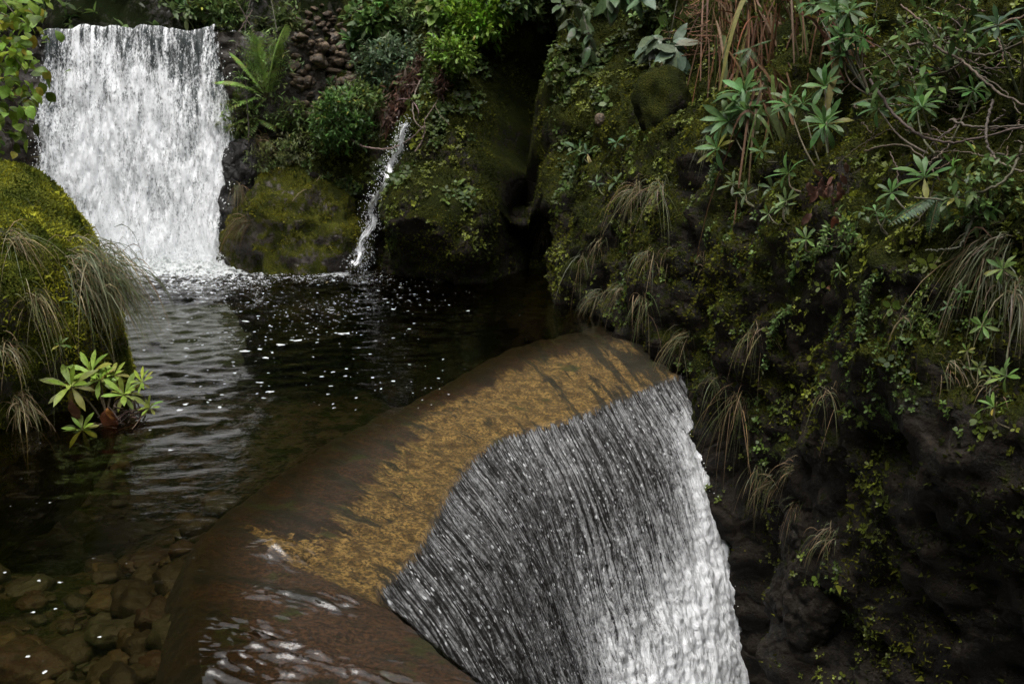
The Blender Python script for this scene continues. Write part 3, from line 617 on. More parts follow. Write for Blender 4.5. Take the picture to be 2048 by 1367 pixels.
# stones lying on the pool bed
s = NT('pool_stone'); c = s.n('VertexColor', layer_name='Col').outputs[0]; Pp = s.n('NewGeometry').outputs['Position']; nf = s.noise(Pp, 30, 5, .65)
M_PEBBLE = s.done(s.n('BsdfPrincipled', {'Base Color': s.mix(s.ramp(nf, .3, .7), s.n('HueSaturation', {'Color': c, 'Value': .35}).outputs[0], c), 'Roughness': .6, 'Normal': s.bump(nf, .6, .02)}))
STC = {'olive brown': (.045, .036, .016), 'grey-green': (.038, .040, .026), 'reddish': (.042, .022, .013), 'ochre': (.068, .049, .021), 'dark brown': (.024, .018, .010)}
BIGST = [(85, 1078, .20, 'ochre', 'long ochre slab under the water near the mossy bank'), (250, 1085, .30, 'olive brown', 'broad dark-edged slab overhanging a hollow on the pool bed'), (296, 1136, .13, 'reddish', 'reddish stone lying under the lip of the broad sunken slab'),
         (200, 1205, .06, 'grey-green', 'small pale blue-grey stone among the brown pool stones'), (245, 1210, .17, 'ochre', 'ochre stone beside the pale blue-grey stone underwater'), (255, 1270, .16, 'grey-green', 'rounded grey-green stone on the shallow pool bed'),
         (60, 1340, .22, 'reddish', 'dark red stone in the shallowest corner of the pool'), (30, 1070, .14, 'olive brown', 'olive stone underwater beside the long ochre slab'), (400, 1052, .07, 'ochre', 'small ochre stone near the inner edge of the weir')]
def bedhit(px, py):
    h = BEDBVH.ray_cast(ORG, ray(px, py).normalized()); return h[0]
sid = 0
for px, py, r, cn, lab in BIGST:
    p = bedhit(px, py); sid += 1
    if p is None: continue
    rock_obj('stone', M_PEBBLE, lab, 'stone', p + Vector((0, 0, r * .10)), (r, r * .62, r * .34), group='stones on the pool bed', col=STC[cn], amp=.22, seed=40 + sid, rot=random.uniform(-.5, .5), power=2.6, sub=4)
for i in range(230):
    px, py = random.uniform(-30, 470), random.uniform(930, 1400); p = bedhit(px, py)
    if p is None or p.z > -.09: continue
    r = random.choice([.02, .025, .03, .04, .05, .08, .12]); cn = random.choice(list(STC)); sid += 1
    rock_obj('stone', M_PEBBLE, f'{cn} stone lying on the pool bed in shallow clear water', 'stone', p + Vector((0, 0, r * .12)), (r, r * random.uniform(.55, .9), r * random.uniform(.35, .6)), group=f'{cn} stones on the pool bed', col=np.array(STC[cn]) * random.uniform(.5, 1.3), amp=.34, seed=40 + sid, rot=random.uniform(0, 3), power=random.choice([2.2, 2.6, 4]), ridge=.2, sub=3)

SB = make_bvh([(V, f) for V, f in SOLIDS if f.shape[1] == 4] )
_tri = [(V, f) for V, f in SOLIDS if f.shape[1] == 3]
SB3 = make_bvh(_tri)
def hit(px, py, off=0.0):
    d = ray(px, py).normalized(); best = None
    for b in (SB, SB3):
        h = b.ray_cast(ORG, d)
        if h[0] is not None and (best is None or h[3] < best[3]): best = h
    if best is None: return None, None
    n = best[1]
    if n.dot(d) > 0: n = -n
    return best[0] + n * off, n
def depth_of(p): return (p - ORG).dot(Vector((0, CP, -SP)))

# rubble wall above the side cascade: rough stones set in dark earth
def angular(r, flat=.8):
    import bmesh
    bm = bmesh.new(); P_ = rand_unit(13) * rng.uniform(.72, 1.0, (13, 1)) * np.array([1, rng.uniform(.65, 1), flat * rng.uniform(.7, 1.1)])
    for v in P_: bm.verts.new(v)
    rs_ = bmesh.ops.convex_hull(bm, input=bm.verts); bmesh.ops.delete(bm, geom=[g_ for g_ in rs_['geom_interior'] if isinstance(g_, bmesh.types.BMVert)], context='VERTS')
    bmesh.ops.bevel(bm, geom=list(bm.edges), offset=.07, segments=1, affect='EDGES'); bmesh.ops.triangulate(bm, faces=bm.faces); bm.verts.index_update()
    V = np.array([v.co[:] for v in bm.verts]) * r; T = np.array([[v.index for v in f.verts] for f in bm.faces]); bm.free(); return V, T
mb = MB()
for i in range(230):
    px, py = random.uniform(585, 728), random.uniform(10, 240)
    if px > 695 and py > 175: continue
    p, n = hit(px, py)
    if p is None: continue
    r = random.choice([.05, .06, .075, .09, .11, .14]) * (1.2 if 640 < px < 705 and 50 < py < 170 else .85)
    V, T = angular(r); mb.add(V + vec(p) + vec(n) * r * .12, T)
o = mb.build('stone_wall', M_STONE, smooth=False); tag(o, 'rough wall of broken brown stones on the bank above the side cascade', 'stone wall')
# dark stone wall at the back of the upper stream
mb = MB()
for i in range(16):
    for j in range(9):
        c0 = np.array([-4.95 + i * .11 + (j % 2) * .05 + random.uniform(-.02, .02), 16.15 + random.uniform(-.03, .03), 2.95 + j * .085])
        Q, T = rock_shape(2, c0, (.06, .06, .048), amp=.2, seed=i * 9 + j, power=3); mb.add(Q, T)
o = mb.build('stone_wall', M_DARKROCK); tag(o, 'dark dry stone wall standing behind the crest of the far fall', 'stone wall')
p = at_y(318, 48, 15.3); rock_obj('stone', M_MOSSROCK, 'pale mossy stone on the crest behind the far fall', 'stone', (p.x, 15.3, 2.98), (.19, .14, .09), amp=.2, seed=77, sub=3)

# side cascade
cp = []
for px, py in [(812, 252), (804, 266), (800, 295), (778, 332), (772, 368), (748, 408), (750, 448), (724, 485), (720, 512), (696, 536)]:
    q, n = hit(px, py, .0); cp.append(vec(q) - vec(ray(px, py).normalized()) * .10)
cc = catmull(cp, 160); cc[:, 0] += .05 * np.sin(np.linspace(0, 7, 160)) * np.linspace(0, 1, 160); cc = np.stack([np.convolve(np.pad(cc[:, i], 5, mode='edge'), np.ones(11) / 11, 'valid') for i in range(3)], 1)
tc = np.gradient(cc, axis=0); tc /= np.linalg.norm(tc, axis=1)[:, None]; ac = np.cross(tc, unit(vec(ray(780, 350)))); ac /= np.linalg.norm(ac, axis=1)[:, None]; ncs = np.cross(ac, tc)
ncs *= np.where((ncs @ vec(ray(780, 350))) > 0, -1, 1)[:, None]
uu = np.linspace(-1, 1, 26); tt = np.linspace(0, 1, 160); wd = np.interp(tt, [0, .25, .6, 1], [.02, .06, .10, .16])
G = cc[:, None] + ac[:, None] * (uu[None, :, None] * wd[:, None, None]) + ncs[:, None] * (.05 * (1 - uu ** 2))[None, :, None]
g = np.stack([np.repeat(tt * 1.6, 26), np.tile(uu, 160) * .5, np.zeros(160 * 26)], 1)
Gf = G.reshape(-1, 3) + np.repeat(ncs, 26, 0) * (0.05 * fbm(g * np.array([5, 12, 1]), 4))[:, None]
ed = 1 - np.abs(g[:, 1] * 2)
colv = np.stack([np.clip(.50 - .18 * g[:, 0] / 1.6 + .2 * ed, 0, 1), np.full(len(g), .7), np.clip(ed * 1.3 - .40 - .62 * g[:, 0] / 1.6 + .55 * fbm(g * np.array([7, 9, 1]) + 4, 3), -1, 1)], 1)
mb = MB(); mb.add(Gf, grid_faces(160, 26), colv); mb.uv = np.stack([g[:, 1] * .5, g[:, 0]], 1)
o = mb.build('waterfall', M_FALL2); tag(o, 'thin side cascade spouting from the bank down a dark gully', 'waterfall')

# spray: drops thrown off the falls
V2, T2 = ICO[2][0][:0], None
oct_v = np.array([[1, 0, 0], [-1, 0, 0], [0, 1, 0], [0, -1, 0], [0, 0, 1.4], [0, 0, -1.4]], float); oct_f = [np.array([[0, 2, 4], [2, 1, 4], [1, 3, 4], [3, 0, 4], [2, 0, 5], [1, 2, 5], [3, 1, 5], [0, 3, 5]])]
s = NT('water_drops'); M_DROP = s.done(s.n('BsdfPrincipled', {'Base Color': (.8, .82, .83, 1), 'Roughness': .25}))
def drops(name, Pd, r, label):
    mb = MB(); N = len(Pd); M = np.einsum('ij,n->nij', np.eye(3), r); mb.inst(oct_v, oct_f, M, Pd, (1, 1, 1)); o = mb.build(name, M_DROP); tag(o, label, 'spray', kind='stuff'); return o
N = 5200; ix = rng.integers(0, nx, N); jd = (10 + 378 * np.sqrt(rng.random(N))).astype(int); Pd = FARFALL[ix, np.minimum(jd, nd2 - 1)] + np.stack([rng.normal(0, .05, N), -np.abs(rng.normal(0, .12, N)), rng.normal(0, .03, N)], 1)
Pd = Pd[(Pd[:, 0] > -6.1) & (Pd[:, 0] < -3.5)]
N2 = 2600; P2 = np.stack([rng.uniform(-6, -3.6, N2), 13.75 - np.abs(rng.normal(0, .22, N2)), np.abs(rng.normal(0, .16, N2)) + .02], 1); Pd = np.vstack([Pd, P2])
drops('spray', Pd, rng.uniform(.003, .009, len(Pd)), 'white spray drops flying off the far fall')
k2 = rng.integers(0, len(Gf), 1700); Pd = Gf[k2] + rng.normal(0, .05, (1700, 3)) * np.array([1, 1, 1]); Pd[:, 1] -= .05
drops('spray', Pd, rng.uniform(.002, .006, 1700), 'white spray drops around the side cascade')
N = 1500; a_ = rng.random(N) ** 1.5; js = (30 + a_ * 170).astype(int); iss = (rng.random(N) ** 1.6 * 70).astype(int)
Pd = NEARFALL[iss, js] + rng.normal(0, .035, (N, 3)); drops('spray', Pd, rng.uniform(.002, .0055, N), 'white spray drops along the rock side of the near fall')

# flecks of froth adrift on the pool
s = NT('froth'); Pp = s.n('NewGeometry').outputs['Position']; M_FROTH = s.done(s.n('BsdfPrincipled', {'Base Color': (.55, .57, .57, 1), 'Roughness': .35, 'Normal': s.bump(s.noise(Pp, 90, 3), .6, .01)}))
mb = MB(); th = np.linspace(0, 2 * np.pi, 9, endpoint=False)
def fleck(x, y, r):
    rad = r * (1 + .45 * rng.normal(size=9).clip(-1.2, 1.2)); e_ = rng.uniform(.45, 1); a0 = rng.uniform(0, 3)
    V = np.stack([x + rad * np.cos(th) * np.cos(a0) - rad * e_ * np.sin(th) * np.sin(a0), y + rad * np.cos(th) * np.sin(a0) + rad * e_ * np.sin(th) * np.cos(a0), np.full(9, .012)], 1)
    V = np.vstack([V, [[x, y, .012 + r * .06]]]); mb.add(V, np.array([[i, (i + 1) % 9, 9] for i in range(9)]))
def pxfleck(px, py, r):
    p = at_z(px, py, .01)
    if p.z < 1 and -7.5 < p.x < 1.2 and p.y < 14: fleck(p.x, p.y, r)
for i in range(2600):
    t = rng.random(); px = rng.normal(lerp(420, 640, t), 130); py = 530 + abs(rng.normal(0, 42)) + 12 * t
    if 250 < px < 960 and perlin(np.array([[px * .011, py * .035, 3.]]))[0] > -.05 + .3 * rng.random(): pxfleck(px, py, rng.choice([.006, .010, .016, .026], p=[.62, .29, .08, .01]))
for i in range(280):
    t = rng.random(); px = lerp(840, 420, t) + rng.normal(0, 60); py = lerp(580, 690, t) + rng.normal(0, 16); pxfleck(px, py, rng.choice([.006, .010, .018, .034], p=[.62, .28, .08, .02]))
for i in range(150): pxfleck(rng.uniform(330, 900), rng.uniform(600, 830), rng.choice([.005, .008, .014]))
for px, py, r in [(545, 705, .03), (560, 690, .05), (520, 698, .04), (488, 702, .05), (530, 715, .04), (520, 765, .035), (540, 783, .03), (372, 808, .03), (360, 820, .025), (440, 815, .03), (420, 800, .018), (690, 752, .02), (745, 755, .02), (10, 1145, .012), (78, 1161, .012), (120, 1165, .012), (67, 1224, .01), (112, 1217, .008), (55, 1312, .014), (90, 1344, .012), (200, 1273, .01), (340, 900, .02), (100, 1005, .01), (300, 860, .012)]:
    pxfleck(px, py, r * .75)
o = mb.build('foam', M_FROTH); tag(o, 'white flecks of froth drifting across the dark pool', 'foam', kind='stuff')
# ================================================================== VEGETATION
def leaf_tpl(W=.3, n=6, bend=.3, fold=.18, shape='lance', wave=0.0):
    t = np.linspace(0, 1, n)
    if shape == 'lance': wd = np.sin(np.pi * t ** 0.85) ** .8
    elif shape == 'ob': wd = np.sin(np.pi * t ** 1.5) ** .75        # widest beyond the middle
    elif shape == 'round': wd = np.sqrt(np.clip(1 - (2 * t - 1) ** 2, 0, 1))
    else: wd = np.sin(np.pi * t) ** .6
    wd = np.clip(wd, .02, 1) * W / 2; wd[0] = .015; wd[-1] = .004
    z = -bend * t ** 2 + wave * np.sin(t * 9) * .03; y = t * (1 - .25 * bend * t)
    V = np.stack([np.stack([-wd, y, z + fold * wd], 1), np.stack([0 * wd, y, z - 0 * wd], 1), np.stack([wd, y, z + fold * wd], 1)], 1).reshape(-1, 3)
    q = []
    for i in range(n - 1):
        for j in (0, 1): q.append([i * 3 + j, i * 3 + j + 1, i * 3 + 3 + j + 1, i * 3 + 3 + j])
    return V, [np.array(q)]
def leaves(mb, tpls, Pn, D, up, L, col):
    """one leaf per row: base P, direction D, upper side towards UP, length L"""
    N = len(Pn)
    if N == 0: return
    M = frames(np.asarray(D, float), np.broadcast_to(np.asarray(up, float), (N, 3))) * np.asarray(L, float)[:, None, None]
    k = rng.integers(0, len(tpls), N)
    for i, (tv, tf) in enumerate(tpls):
        m = k == i; mb.inst(tv, tf, M[m], np.asarray(Pn)[m], np.asarray(col)[m])
def vary(c, n, s=.25, hue=.08):
    c = np.asarray(c, float); v = np.exp(rng.normal(0, s, (n, 1))); h = 1 + rng.normal(0, hue, (n, 3)); return np.clip(c * v * h, .002, .9)
ROS = [leaf_tpl(.25, 6, b, .22, 'ob') for b in (.1, .3, .5)]
BROAD = [leaf_tpl(.42, 6, b, .15, 'lance', 1) for b in (.15, .4)]
SMALL = [leaf_tpl(.36, 4, b, .2, 'lance') for b in (.1, .35)]
HEART = [leaf_tpl(.72, 5, b, .15, 'lance') for b in (.2, .45)]
NARROW = [leaf_tpl(.2, 4, b, .2, 'lance') for b in (.15, .4)]
G_ROS = (.062, .125, .034); G_BRIGHT = (.13, .22, .03); G_DEEP = (.045, .085, .028); G_GREY = (.085, .12, .065); G_YEL = (.21, .21, .04); BROWN = (.13, .062, .03); RUST = (.15, .055, .022); STRAW = (.17, .125, .06)
UPV = np.array([0, 0, 1.0])

def rosette_leaves(mb, p, axis, L, n, col=G_ROS, old=.12, tpl=None, spread=1.0):
    axis = unit(axis); t = (np.arange(n) + .5) / n; ang = np.arange(n) * 2.39996 + rng.random() * 6
    u = unit(np.cross(axis, [.3, .2, .9])); v = np.cross(axis, u)
    rad = np.cos(ang)[:, None] * u + np.sin(ang)[:, None] * v; el = np.radians(18 + 88 * t * spread) + rng.normal(0, .12, n)
    D = np.cos(el)[:, None] * axis + np.sin(el)[:, None] * rad; D[:, 2] -= .12 * t
    c = vary(col, n, .16); c = c * (1.25 - .45 * t)[:, None]; o = rng.random(n) < old * 2 * (t > .55); c[o] = vary(G_YEL, o.sum(), .3) * .8
    leaves(mb, tpl or ROS, p + axis * .02 * L * (1 - t)[:, None] + D * L * .06, D, axis * 1.0 + 0 * rad, L * (.5 + .6 * np.sin(np.pi * (.25 + .6 * t))) * rng.uniform(.85, 1.12, n), c)
def rosette_plant(label, heads, stem_to=None, col=G_ROS, n=18, old=.06, off=.14, group=None, cat='plant', name='rosette_plant', up=.55, mat=None):
    """heads: (px, py, leaf span in px)"""
    pts = []
    for hd in heads:
        q, nn = hit(hd[0], hd[1], 0)
        if q is None: continue
        d = -ray(hd[0], hd[1]).normalized(); pts.append((vec(q) + vec(nn) * off * .5 + vec(d) * off * .5, vec(nn), hd[2] * depth_of(q) / F))
    if not pts: return None
    if stem_to is None: bx, by = sum(h[0] for h in heads) / len(heads) + 4, max(h[1] for h in heads) + heads[0][2] * .45
    else: bx, by = stem_to
    b, bn = hit(bx, by, -.01); b = vec(b)
    root = empty(name, b); tag(root, label, cat, group)
    sm = MB()
    for p, nn, sp in pts:
        mid = (p + b) / 2 + nn * .04 + np.array([0, 0, -.03]); tube(sm, catmull([b, mid, p], 9), .007 * min(1.2, sp * 5), .004, 5, vary((.10, .09, .045), 1)[0])
    sm.build('stem', M_BARK, root, origin=b)
    for p, nn, sp in pts:
        m = MB(); ax = unit(UPV * up + nn * .75 + rng.normal(0, .12, 3)); rosette_leaves(m, p, ax, sp * .5, n, col, old); m.build('rosette', mat or M_LEAF, root, origin=b)
    return root

def blades(mb, p, n, L, nn, spread=.6, up=.5, grav=1.0, wid=.005, cols=((.07, .10, .03), STRAW), mixp=.4, seg=6, root_r=.035, lean=None, lj=.3, nk=.45, lmax=1.6):
    """hanging grass or strap leaves springing from P"""
    D = nn * nk + UPV * up + rng.normal(0, spread, (n, 3))
    if lean is not None: D = D + np.asarray(lean)
    D /= np.linalg.norm(D, axis=1)[:, None]
    Ls = L * np.minimum(np.exp(rng.normal(-.1, lj, n)), lmax); t = np.linspace(0, 1, seg); base = p + rng.normal(0, root_r, (n, 3))
    g = grav * rng.uniform(.7, 1.2, n)
    C_ = base[:, None] + (D[:, None] * (t - .35 * t ** 2)[None, :, None] * .75 + np.array([0, 0, -1.0]) * (g[:, None, None] * (t ** 1.6)[None, :, None] * .75)) * Ls[:, None, None]
    C_ += (rng.normal(0, .04, (n, 1, 3)) * (t ** 2)[None, :, None] * Ls[:, None, None])
    T = np.gradient(C_, axis=1); A = np.cross(T, nn + rng.normal(0, .5, (n, 1, 3))); A /= np.linalg.norm(A, axis=2, keepdims=True) + 1e-9
    w_ = wid * rng.uniform(.6, 1.3, n)[:, None, None] * (np.clip(1 - t ** 2.2, .03, 1) * np.clip(.5 + t * 3, 0, 1))[None, :, None]
    V = np.stack([C_ - A * w_ / 2, C_ + A * w_ / 2], 2).reshape(n, -1, 3)
    q = np.array([[2 * i, 2 * i + 1, 2 * i + 3, 2 * i + 2] for i in range(seg - 1)]); Q = (q[None] + (np.arange(n) * 2 * seg)[:, None, None]).reshape(-1, 4)
    isb = rng.random(n) < mixp; c = np.where(isb[:, None], vary(cols[1], n, .3), vary(cols[0], n, .25))
    cc_ = np.repeat(c[:, None], 2 * seg, 1)
    tip = np.repeat(t, 2)[None, :, None]; cc_ = cc_ * (1 - tip * .35) + np.asarray(cols[1]) * tip * .35
    mb.add(V.reshape(-1, 3), Q, cc_.reshape(-1, 3))
def tuft(px, py, lpx, label, n=60, mixp=.45, spread=.62, off=.02, wid=.005, up=.25, group='grass tufts hanging on the rock wall', name='grass_tuft', grav=1.0, cols=((.06, .085, .026), STRAW), lean=None, lj=.5, rr=.035):
    q, nn = hit(px, py, off); lean = rng.normal(0, .25, 3) if lean is None else lean
    if q is None: return
    m = MB(); blades(m, vec(q), n, lpx * depth_of(q) / F * 1.02, vec(nn), spread, up, grav, wid, cols, mixp, lean=lean, lj=lj, root_r=rr); o = m.build(name, M_BLADE, origin=vec(q)); tag(o, label, 'grass tuft', group); return o

def frond(mb, sm, p, d, L, droop, width, npin=22, col=(.10, .17, .03), side=None):
    t = np.linspace(0, 1, 14); d = unit(d); pts = p + d * (t[:, None] * L) + np.array([0, 0, -1.0]) * (droop * L * t[:, None] ** 2); tube(sm, pts, .005, .0015, 4, (.09, .08, .03))
    tt = np.linspace(.08, .99, npin); Pp_ = np.stack([np.interp(tt, t, pts[:, k]) for k in range(3)], 1); T = np.gradient(Pp_, axis=0); T /= np.linalg.norm(T, axis=1)[:, None]
    s_ = unit(np.cross(d, UPV)) if side is None else unit(side); nrm_ = np.cross(s_, T)
    wl = width * np.sin(np.pi * (tt * .88 + .10)) ** .8
    for sg in (-1, 1):
        D = T * .42 + sg * s_ + np.array([0, 0, -.12]); leaves(mb, PINNA, Pp_, D, nrm_ * np.sign(nrm_[:, 2:3] - nrm_[:, 1:2] + 1e-6), wl, vary(col, npin, .14))
def pinna_tpl(n=9, W=.24):
    V, q = [], []
    for i in range(n):
        y = (i + .3) / n; l = W * .62 * np.sin(np.pi * (y * .75 + .22)) ** .9
        for sg in (-1, 1):
            k = len(V); b = .36 / n
            V += [[0, y - b, 0], [sg * l * .6, y - b * .7 + .05, .01], [sg * l, y + b * .6 + .08, -.02], [0, y + b, 0]]; q.append([k, k + 1, k + 2, k + 3])
    V += [[-.006, 0, 0], [.006, 0, 0], [.004, 1, -.03], [-.004, 1, -.03]]; k = len(V) - 4; q.append([k, k + 1, k + 2, k + 3])
    V = np.array(V); V[:, 2] -= .12 * V[:, 1] ** 2; return V, [np.array(q)]
PINNA = [pinna_tpl()]
def fern(label, px, py, fr, off=.05, col=(.10, .17, .03), name='fern', origin_p=None, npin=22, group=None):
    """fr: list of (tip px, tip py, out, droop, width ratio)"""
    q, nn = hit(px, py, off); b = vec(q) if origin_p is None else vec(origin_p); dep = depth_of(q) if origin_p is None else depth_of(Vector(b))
    root = empty(name, b); tag(root, label, 'fern', group); R = np.array([1, 0, 0.]); Uu = np.array([0, SP, CP])
    for tx, ty, out, droop, wr in fr:
        v = (R * (tx - px) + Uu * (py - ty)) * dep / F; L = np.linalg.norm(v); d = v + np.array([0, -1, 0]) * out * L + np.array([0, 0, droop * L]); L2 = np.linalg.norm(d)
        m, sm = MB(), MB(); frond(m, m, b, d, L2, droop * L / L2, wr * L2, npin, col); m.build('frond', M_LEAF, root, origin=b)
    return root

def shrub(label, px, py, rx, ry, K, L, col, off=.25, tpl=None, per=7, name='shrub', flat=.6, old=.03, base=None, centre=None, group=None, mat=None, nst=26, spread=1.0, cat='shrub', hollow=.25):
    """leaf whorls at the tips of stems spread through an ellipsoid; RX, RY in px at the shrub's own distance"""
    q, nn = hit(px, py, 0)
    if centre is not None: c = vec(centre); nn = Vector((0, -1, .3))
    else: c = vec(q) + vec(nn) * off * .5 - vec(ray(px, py).normalized()) * off * .5
    s_ = depth_of(Vector(c)) / F; R = np.array([rx * s_, max(rx, ry) * s_ * flat, ry * s_])
    v = rand_unit(K); rad = rng.random(K) ** .5; rad = hollow + (1 - hollow) * rad; lump = 1 + .35 * fbm(v * 1.8 + px * .37, 2)
    T = c + v * R * (rad * lump)[:, None]
    b = np.array(base, float) if base is not None else (vec(q) - vec(nn) * .02 + np.array([0, 0, -R[2] * .5]) if centre is None else c - UPV * R[2])
    root = empty(name, b); tag(root, label, cat, group); sm = MB()
    for i in rng.permutation(K)[:nst]:
        tube(sm, catmull([b + rng.normal(0, .02, 3), (b + T[i]) / 2 + rng.normal(0, .03, 3), T[i]], 8), .005, .002, 4, (.07, .05, .03))
    sm.build('stem', M_BARK, root, origin=b)
    m = MB(); N = K * per; Tp = np.repeat(T, per, 0); out = np.repeat(v, per, 0) * .7 + UPV * .35; D = out + rng.normal(0, .75 * spread, (N, 3)); D[:, 2] -= .15
    cl = np.repeat(vary(np.asarray(col) * 1.35, K, .28), per, 0) * np.exp(rng.normal(0, .15, (N, 1))); o = rng.random(N) < old; cl[o] = vary(G_YEL, o.sum(), .3)
    leaves(m, tpl or SMALL, Tp + rng.normal(0, .25 * L, (N, 3)), D, UPV + rng.normal(0, .35, (N, 3)), L * rng.uniform(.6, 1.2, N), cl); m.build('foliage', mat or M_LEAF, root, origin=b)
    return root
def twig_pts(pts, off):
    W = []
    for px, py in pts:
        q, n = hit(px, py, 0); d = ray(px, py).normalized(); W.append((d, (q - ORG).length if q is not None else 12))
    ds = np.array([x_[1] for x_ in W]); ds = np.clip(ds, np.median(ds) - .5, np.median(ds) + .5); kk = np.convolve(np.pad(ds, 1, mode='edge'), np.ones(3) / 3, 'valid')
    return [vec(ORG) + vec(d) * (x_ - off) for (d, _), x_ in zip(W, kk)]
def branch(label, strands, off=.15, name='branch', col=(.13, .095, .07), k=6, cat='branch', group=None):
    """strands: (px points, radius in m)"""
    m = MB(); b0 = None
    for pts, r in strands:
        W = twig_pts(pts, off); Cv = catmull(W, max(10, 8 * len(W))); Cv = Cv + rng.normal(0, .003, Cv.shape)
        b0 = Cv[0] if b0 is None else b0; tube(m, Cv, r, r * .55, k, vary(col, 1, .2)[0])
    o = m.build(name, M_BARK, origin=b0); tag(o, label, cat, group); return o

# ---- moss and small leaves that clothe rock (nobody could count them)
def sample_surface(V, T, n):
    if T.shape[1] == 4: T = np.vstack([T[:, [0, 1, 2]], T[:, [0, 2, 3]]])
    A, B, D = V[T[:, 0]], V[T[:, 1]], V[T[:, 2]]; nr = np.cross(B - A, D - A); ar = np.linalg.norm(nr, axis=1) + 1e-12
    i = rng.choice(len(T), n, p=ar / ar.sum()); u = np.sqrt(rng.random(n)); v = rng.random(n)
    return A[i] * (1 - u)[:, None] + B[i] * (u * (1 - v))[:, None] + D[i] * (u * v)[:, None], nr[i] / ar[i][:, None]
def fuzz(name, label, V, T, n, L, mask, colf, parent=None, origin=None, out=None):
    Pn, N = sample_surface(V, T, n)
    if out is not None: N = N * np.sign((N * out(Pn)).sum(1))[:, None]
    m_ = mask(Pn, N) > rng.random(n); Pn, N = Pn[m_], N[m_]; k = len(Pn)
    D = N + rng.normal(0, .75, (k, 3)); D /= np.linalg.norm(D, axis=1)[:, None]; X = np.cross(D, rand_unit(k)); X /= np.linalg.norm(X, axis=1)[:, None] + 1e-9
    l = L * np.exp(rng.normal(0, .35, k))[:, None]
    Vv = np.stack([Pn - X * l * .32, Pn + X * l * .32, Pn + D * l], 1).reshape(-1, 3); c = np.repeat(colf(Pn, N), 3, 0)
    m = MB(); m.add(Vv, np.arange(3 * k).reshape(-1, 3), c); o = m.build(name, M_MOSS, parent, origin=origin, smooth=False)
    return o
def moss_col(lo, hi, sc=3.0):
    def f(Pn, N):
        t = np.clip(.5 + 1.0 * fbm(Pn * sc, 3), 0, 1)[:, None]; return (np.asarray(lo) * (1 - t) + np.asarray(hi) * t) * np.exp(rng.normal(0, .24, (len(Pn), 1)))
    return f
outc = lambda c: (lambda Pn: Pn - np.asarray(c))
o = fuzz('moss', '', BLV, BLT, 170000, .017, lambda Pn, N: sstep(-.9, -.1, N[:, 2] + .9 * fbm(Pn * 2.2, 3)) * (Pn[:, 2] > -.05), moss_col((.048, .066, .008), (.33, .33, .034)), bl, bl.location, outc(bl.location)); o['kind'] = 'stuff'
o = fuzz('moss', '', MRV, MRT, 60000, .020, lambda Pn, N: sstep(.0, .35, N[:, 2] * .5 + .9 * fbm(Pn * 2.4 + 4, 3)) * (Pn[:, 2] > 0), moss_col((.035, .045, .008), (.16, .15, .018)), mr, mr.location, outc(mr.location)); o['kind'] = 'stuff'
gap = lambda Pn: np.hypot((project(Pn)[0] - 1035) / 75, (project(Pn)[1] - 330) / 260)
def cl_mask(Pn, N):
    px, py, _ = project(Pn); h = sstep(-1.6, .9, Pn[:, 2]); m = sstep(-.15, .45, fbm(Pn * 1.3 + 2, 4) + .55 * N[:, 2] + .35 * h - .1)
    m *= sstep(.40, .75, gap(Pn)) * (Pn[:, 2] > .02 + 0 * h) + (Pn[:, 1] < 9.6) * (Pn[:, 2] <= .02) * .8
    return np.clip(m, 0, 1) * sstep(-3, .4, Pn[:, 2] + .8 * fbm(Pn * .8 + 9, 2))
cm = (CLIFF_G[:-1, :-1, 2] < 3.9) & (CLIFF_G[:-1, :-1, 2] > -3) & (CLIFF_G[:-1, :-1, 1] > 2.2) & (CLIFF_G[:-1, :-1, 1] < 15)
CQ = gq[cm.ravel()]
o = fuzz('moss', '', CL, CQ, 330000, .022, cl_mask, moss_col((.020, .027, .004), (.088, .092, .011), 1.6), None, None, lambda Pn: np.array([-2.5, 5, 1.5]) - Pn); tag(o, 'low moss clothing the right rock wall', 'moss', kind='stuff')
# leaflets in drifts
def sprig_tpl(k, L, W):   # leaflets are six-sided, so they read as rounded
    V, q = [], []
    for i in range(k):
        a = i * 6.283 / k + .3 * i; d = np.array([math.cos(a), math.sin(a), .45]); x = np.array([-math.sin(a), math.cos(a), 0]); b = len(V)
        V += [d * .08 * L, d * .38 * L + x * W * L * .46, d * .74 * L + x * W * L * .40, d * L * .98 + np.array([0, 0, -.15 * L]), d * .74 * L - x * W * L * .40, d * .38 * L - x * W * L * .46]; q.append([b, b + 1, b + 2, b + 3, b + 4, b + 5])
    return np.array(V), [np.array(q)]
SPR = [sprig_tpl(3, 1, .7), sprig_tpl(4, 1, .6), sprig_tpl(5, 1, .5)]
def sprigs(name, label, V, T, n, L, mask, col, out, mat=None):
    Pn, N = sample_surface(V, T, n); N = N * np.sign((N * out(Pn)).sum(1))[:, None]; m_ = mask(Pn, N) > rng.random(n); Pn, N = Pn[m_], N[m_]; k = len(Pn)
    Z = N + UPV * .35 + rng.normal(0, .35, (k, 3)); Z /= np.linalg.norm(Z, axis=1)[:, None]; X = np.cross(Z, rand_unit(k)); X /= np.linalg.norm(X, axis=1)[:, None]; Y = np.cross(Z, X)
    l = L * np.exp(rng.normal(0, .4, k)); M = np.stack([X, Y, Z], -1) * l[:, None, None]; c = col(Pn, N); m = MB(); kk = rng.integers(0, 3, k)
    for i in range(3): s_ = kk == i; m.inst(*SPR[i], M[s_], Pn[s_] + N[s_] * .012, c[s_])
    o = m.build(name, mat or M_LEAF, smooth=False); tag(o, label, 'ground cover', kind='stuff'); return o
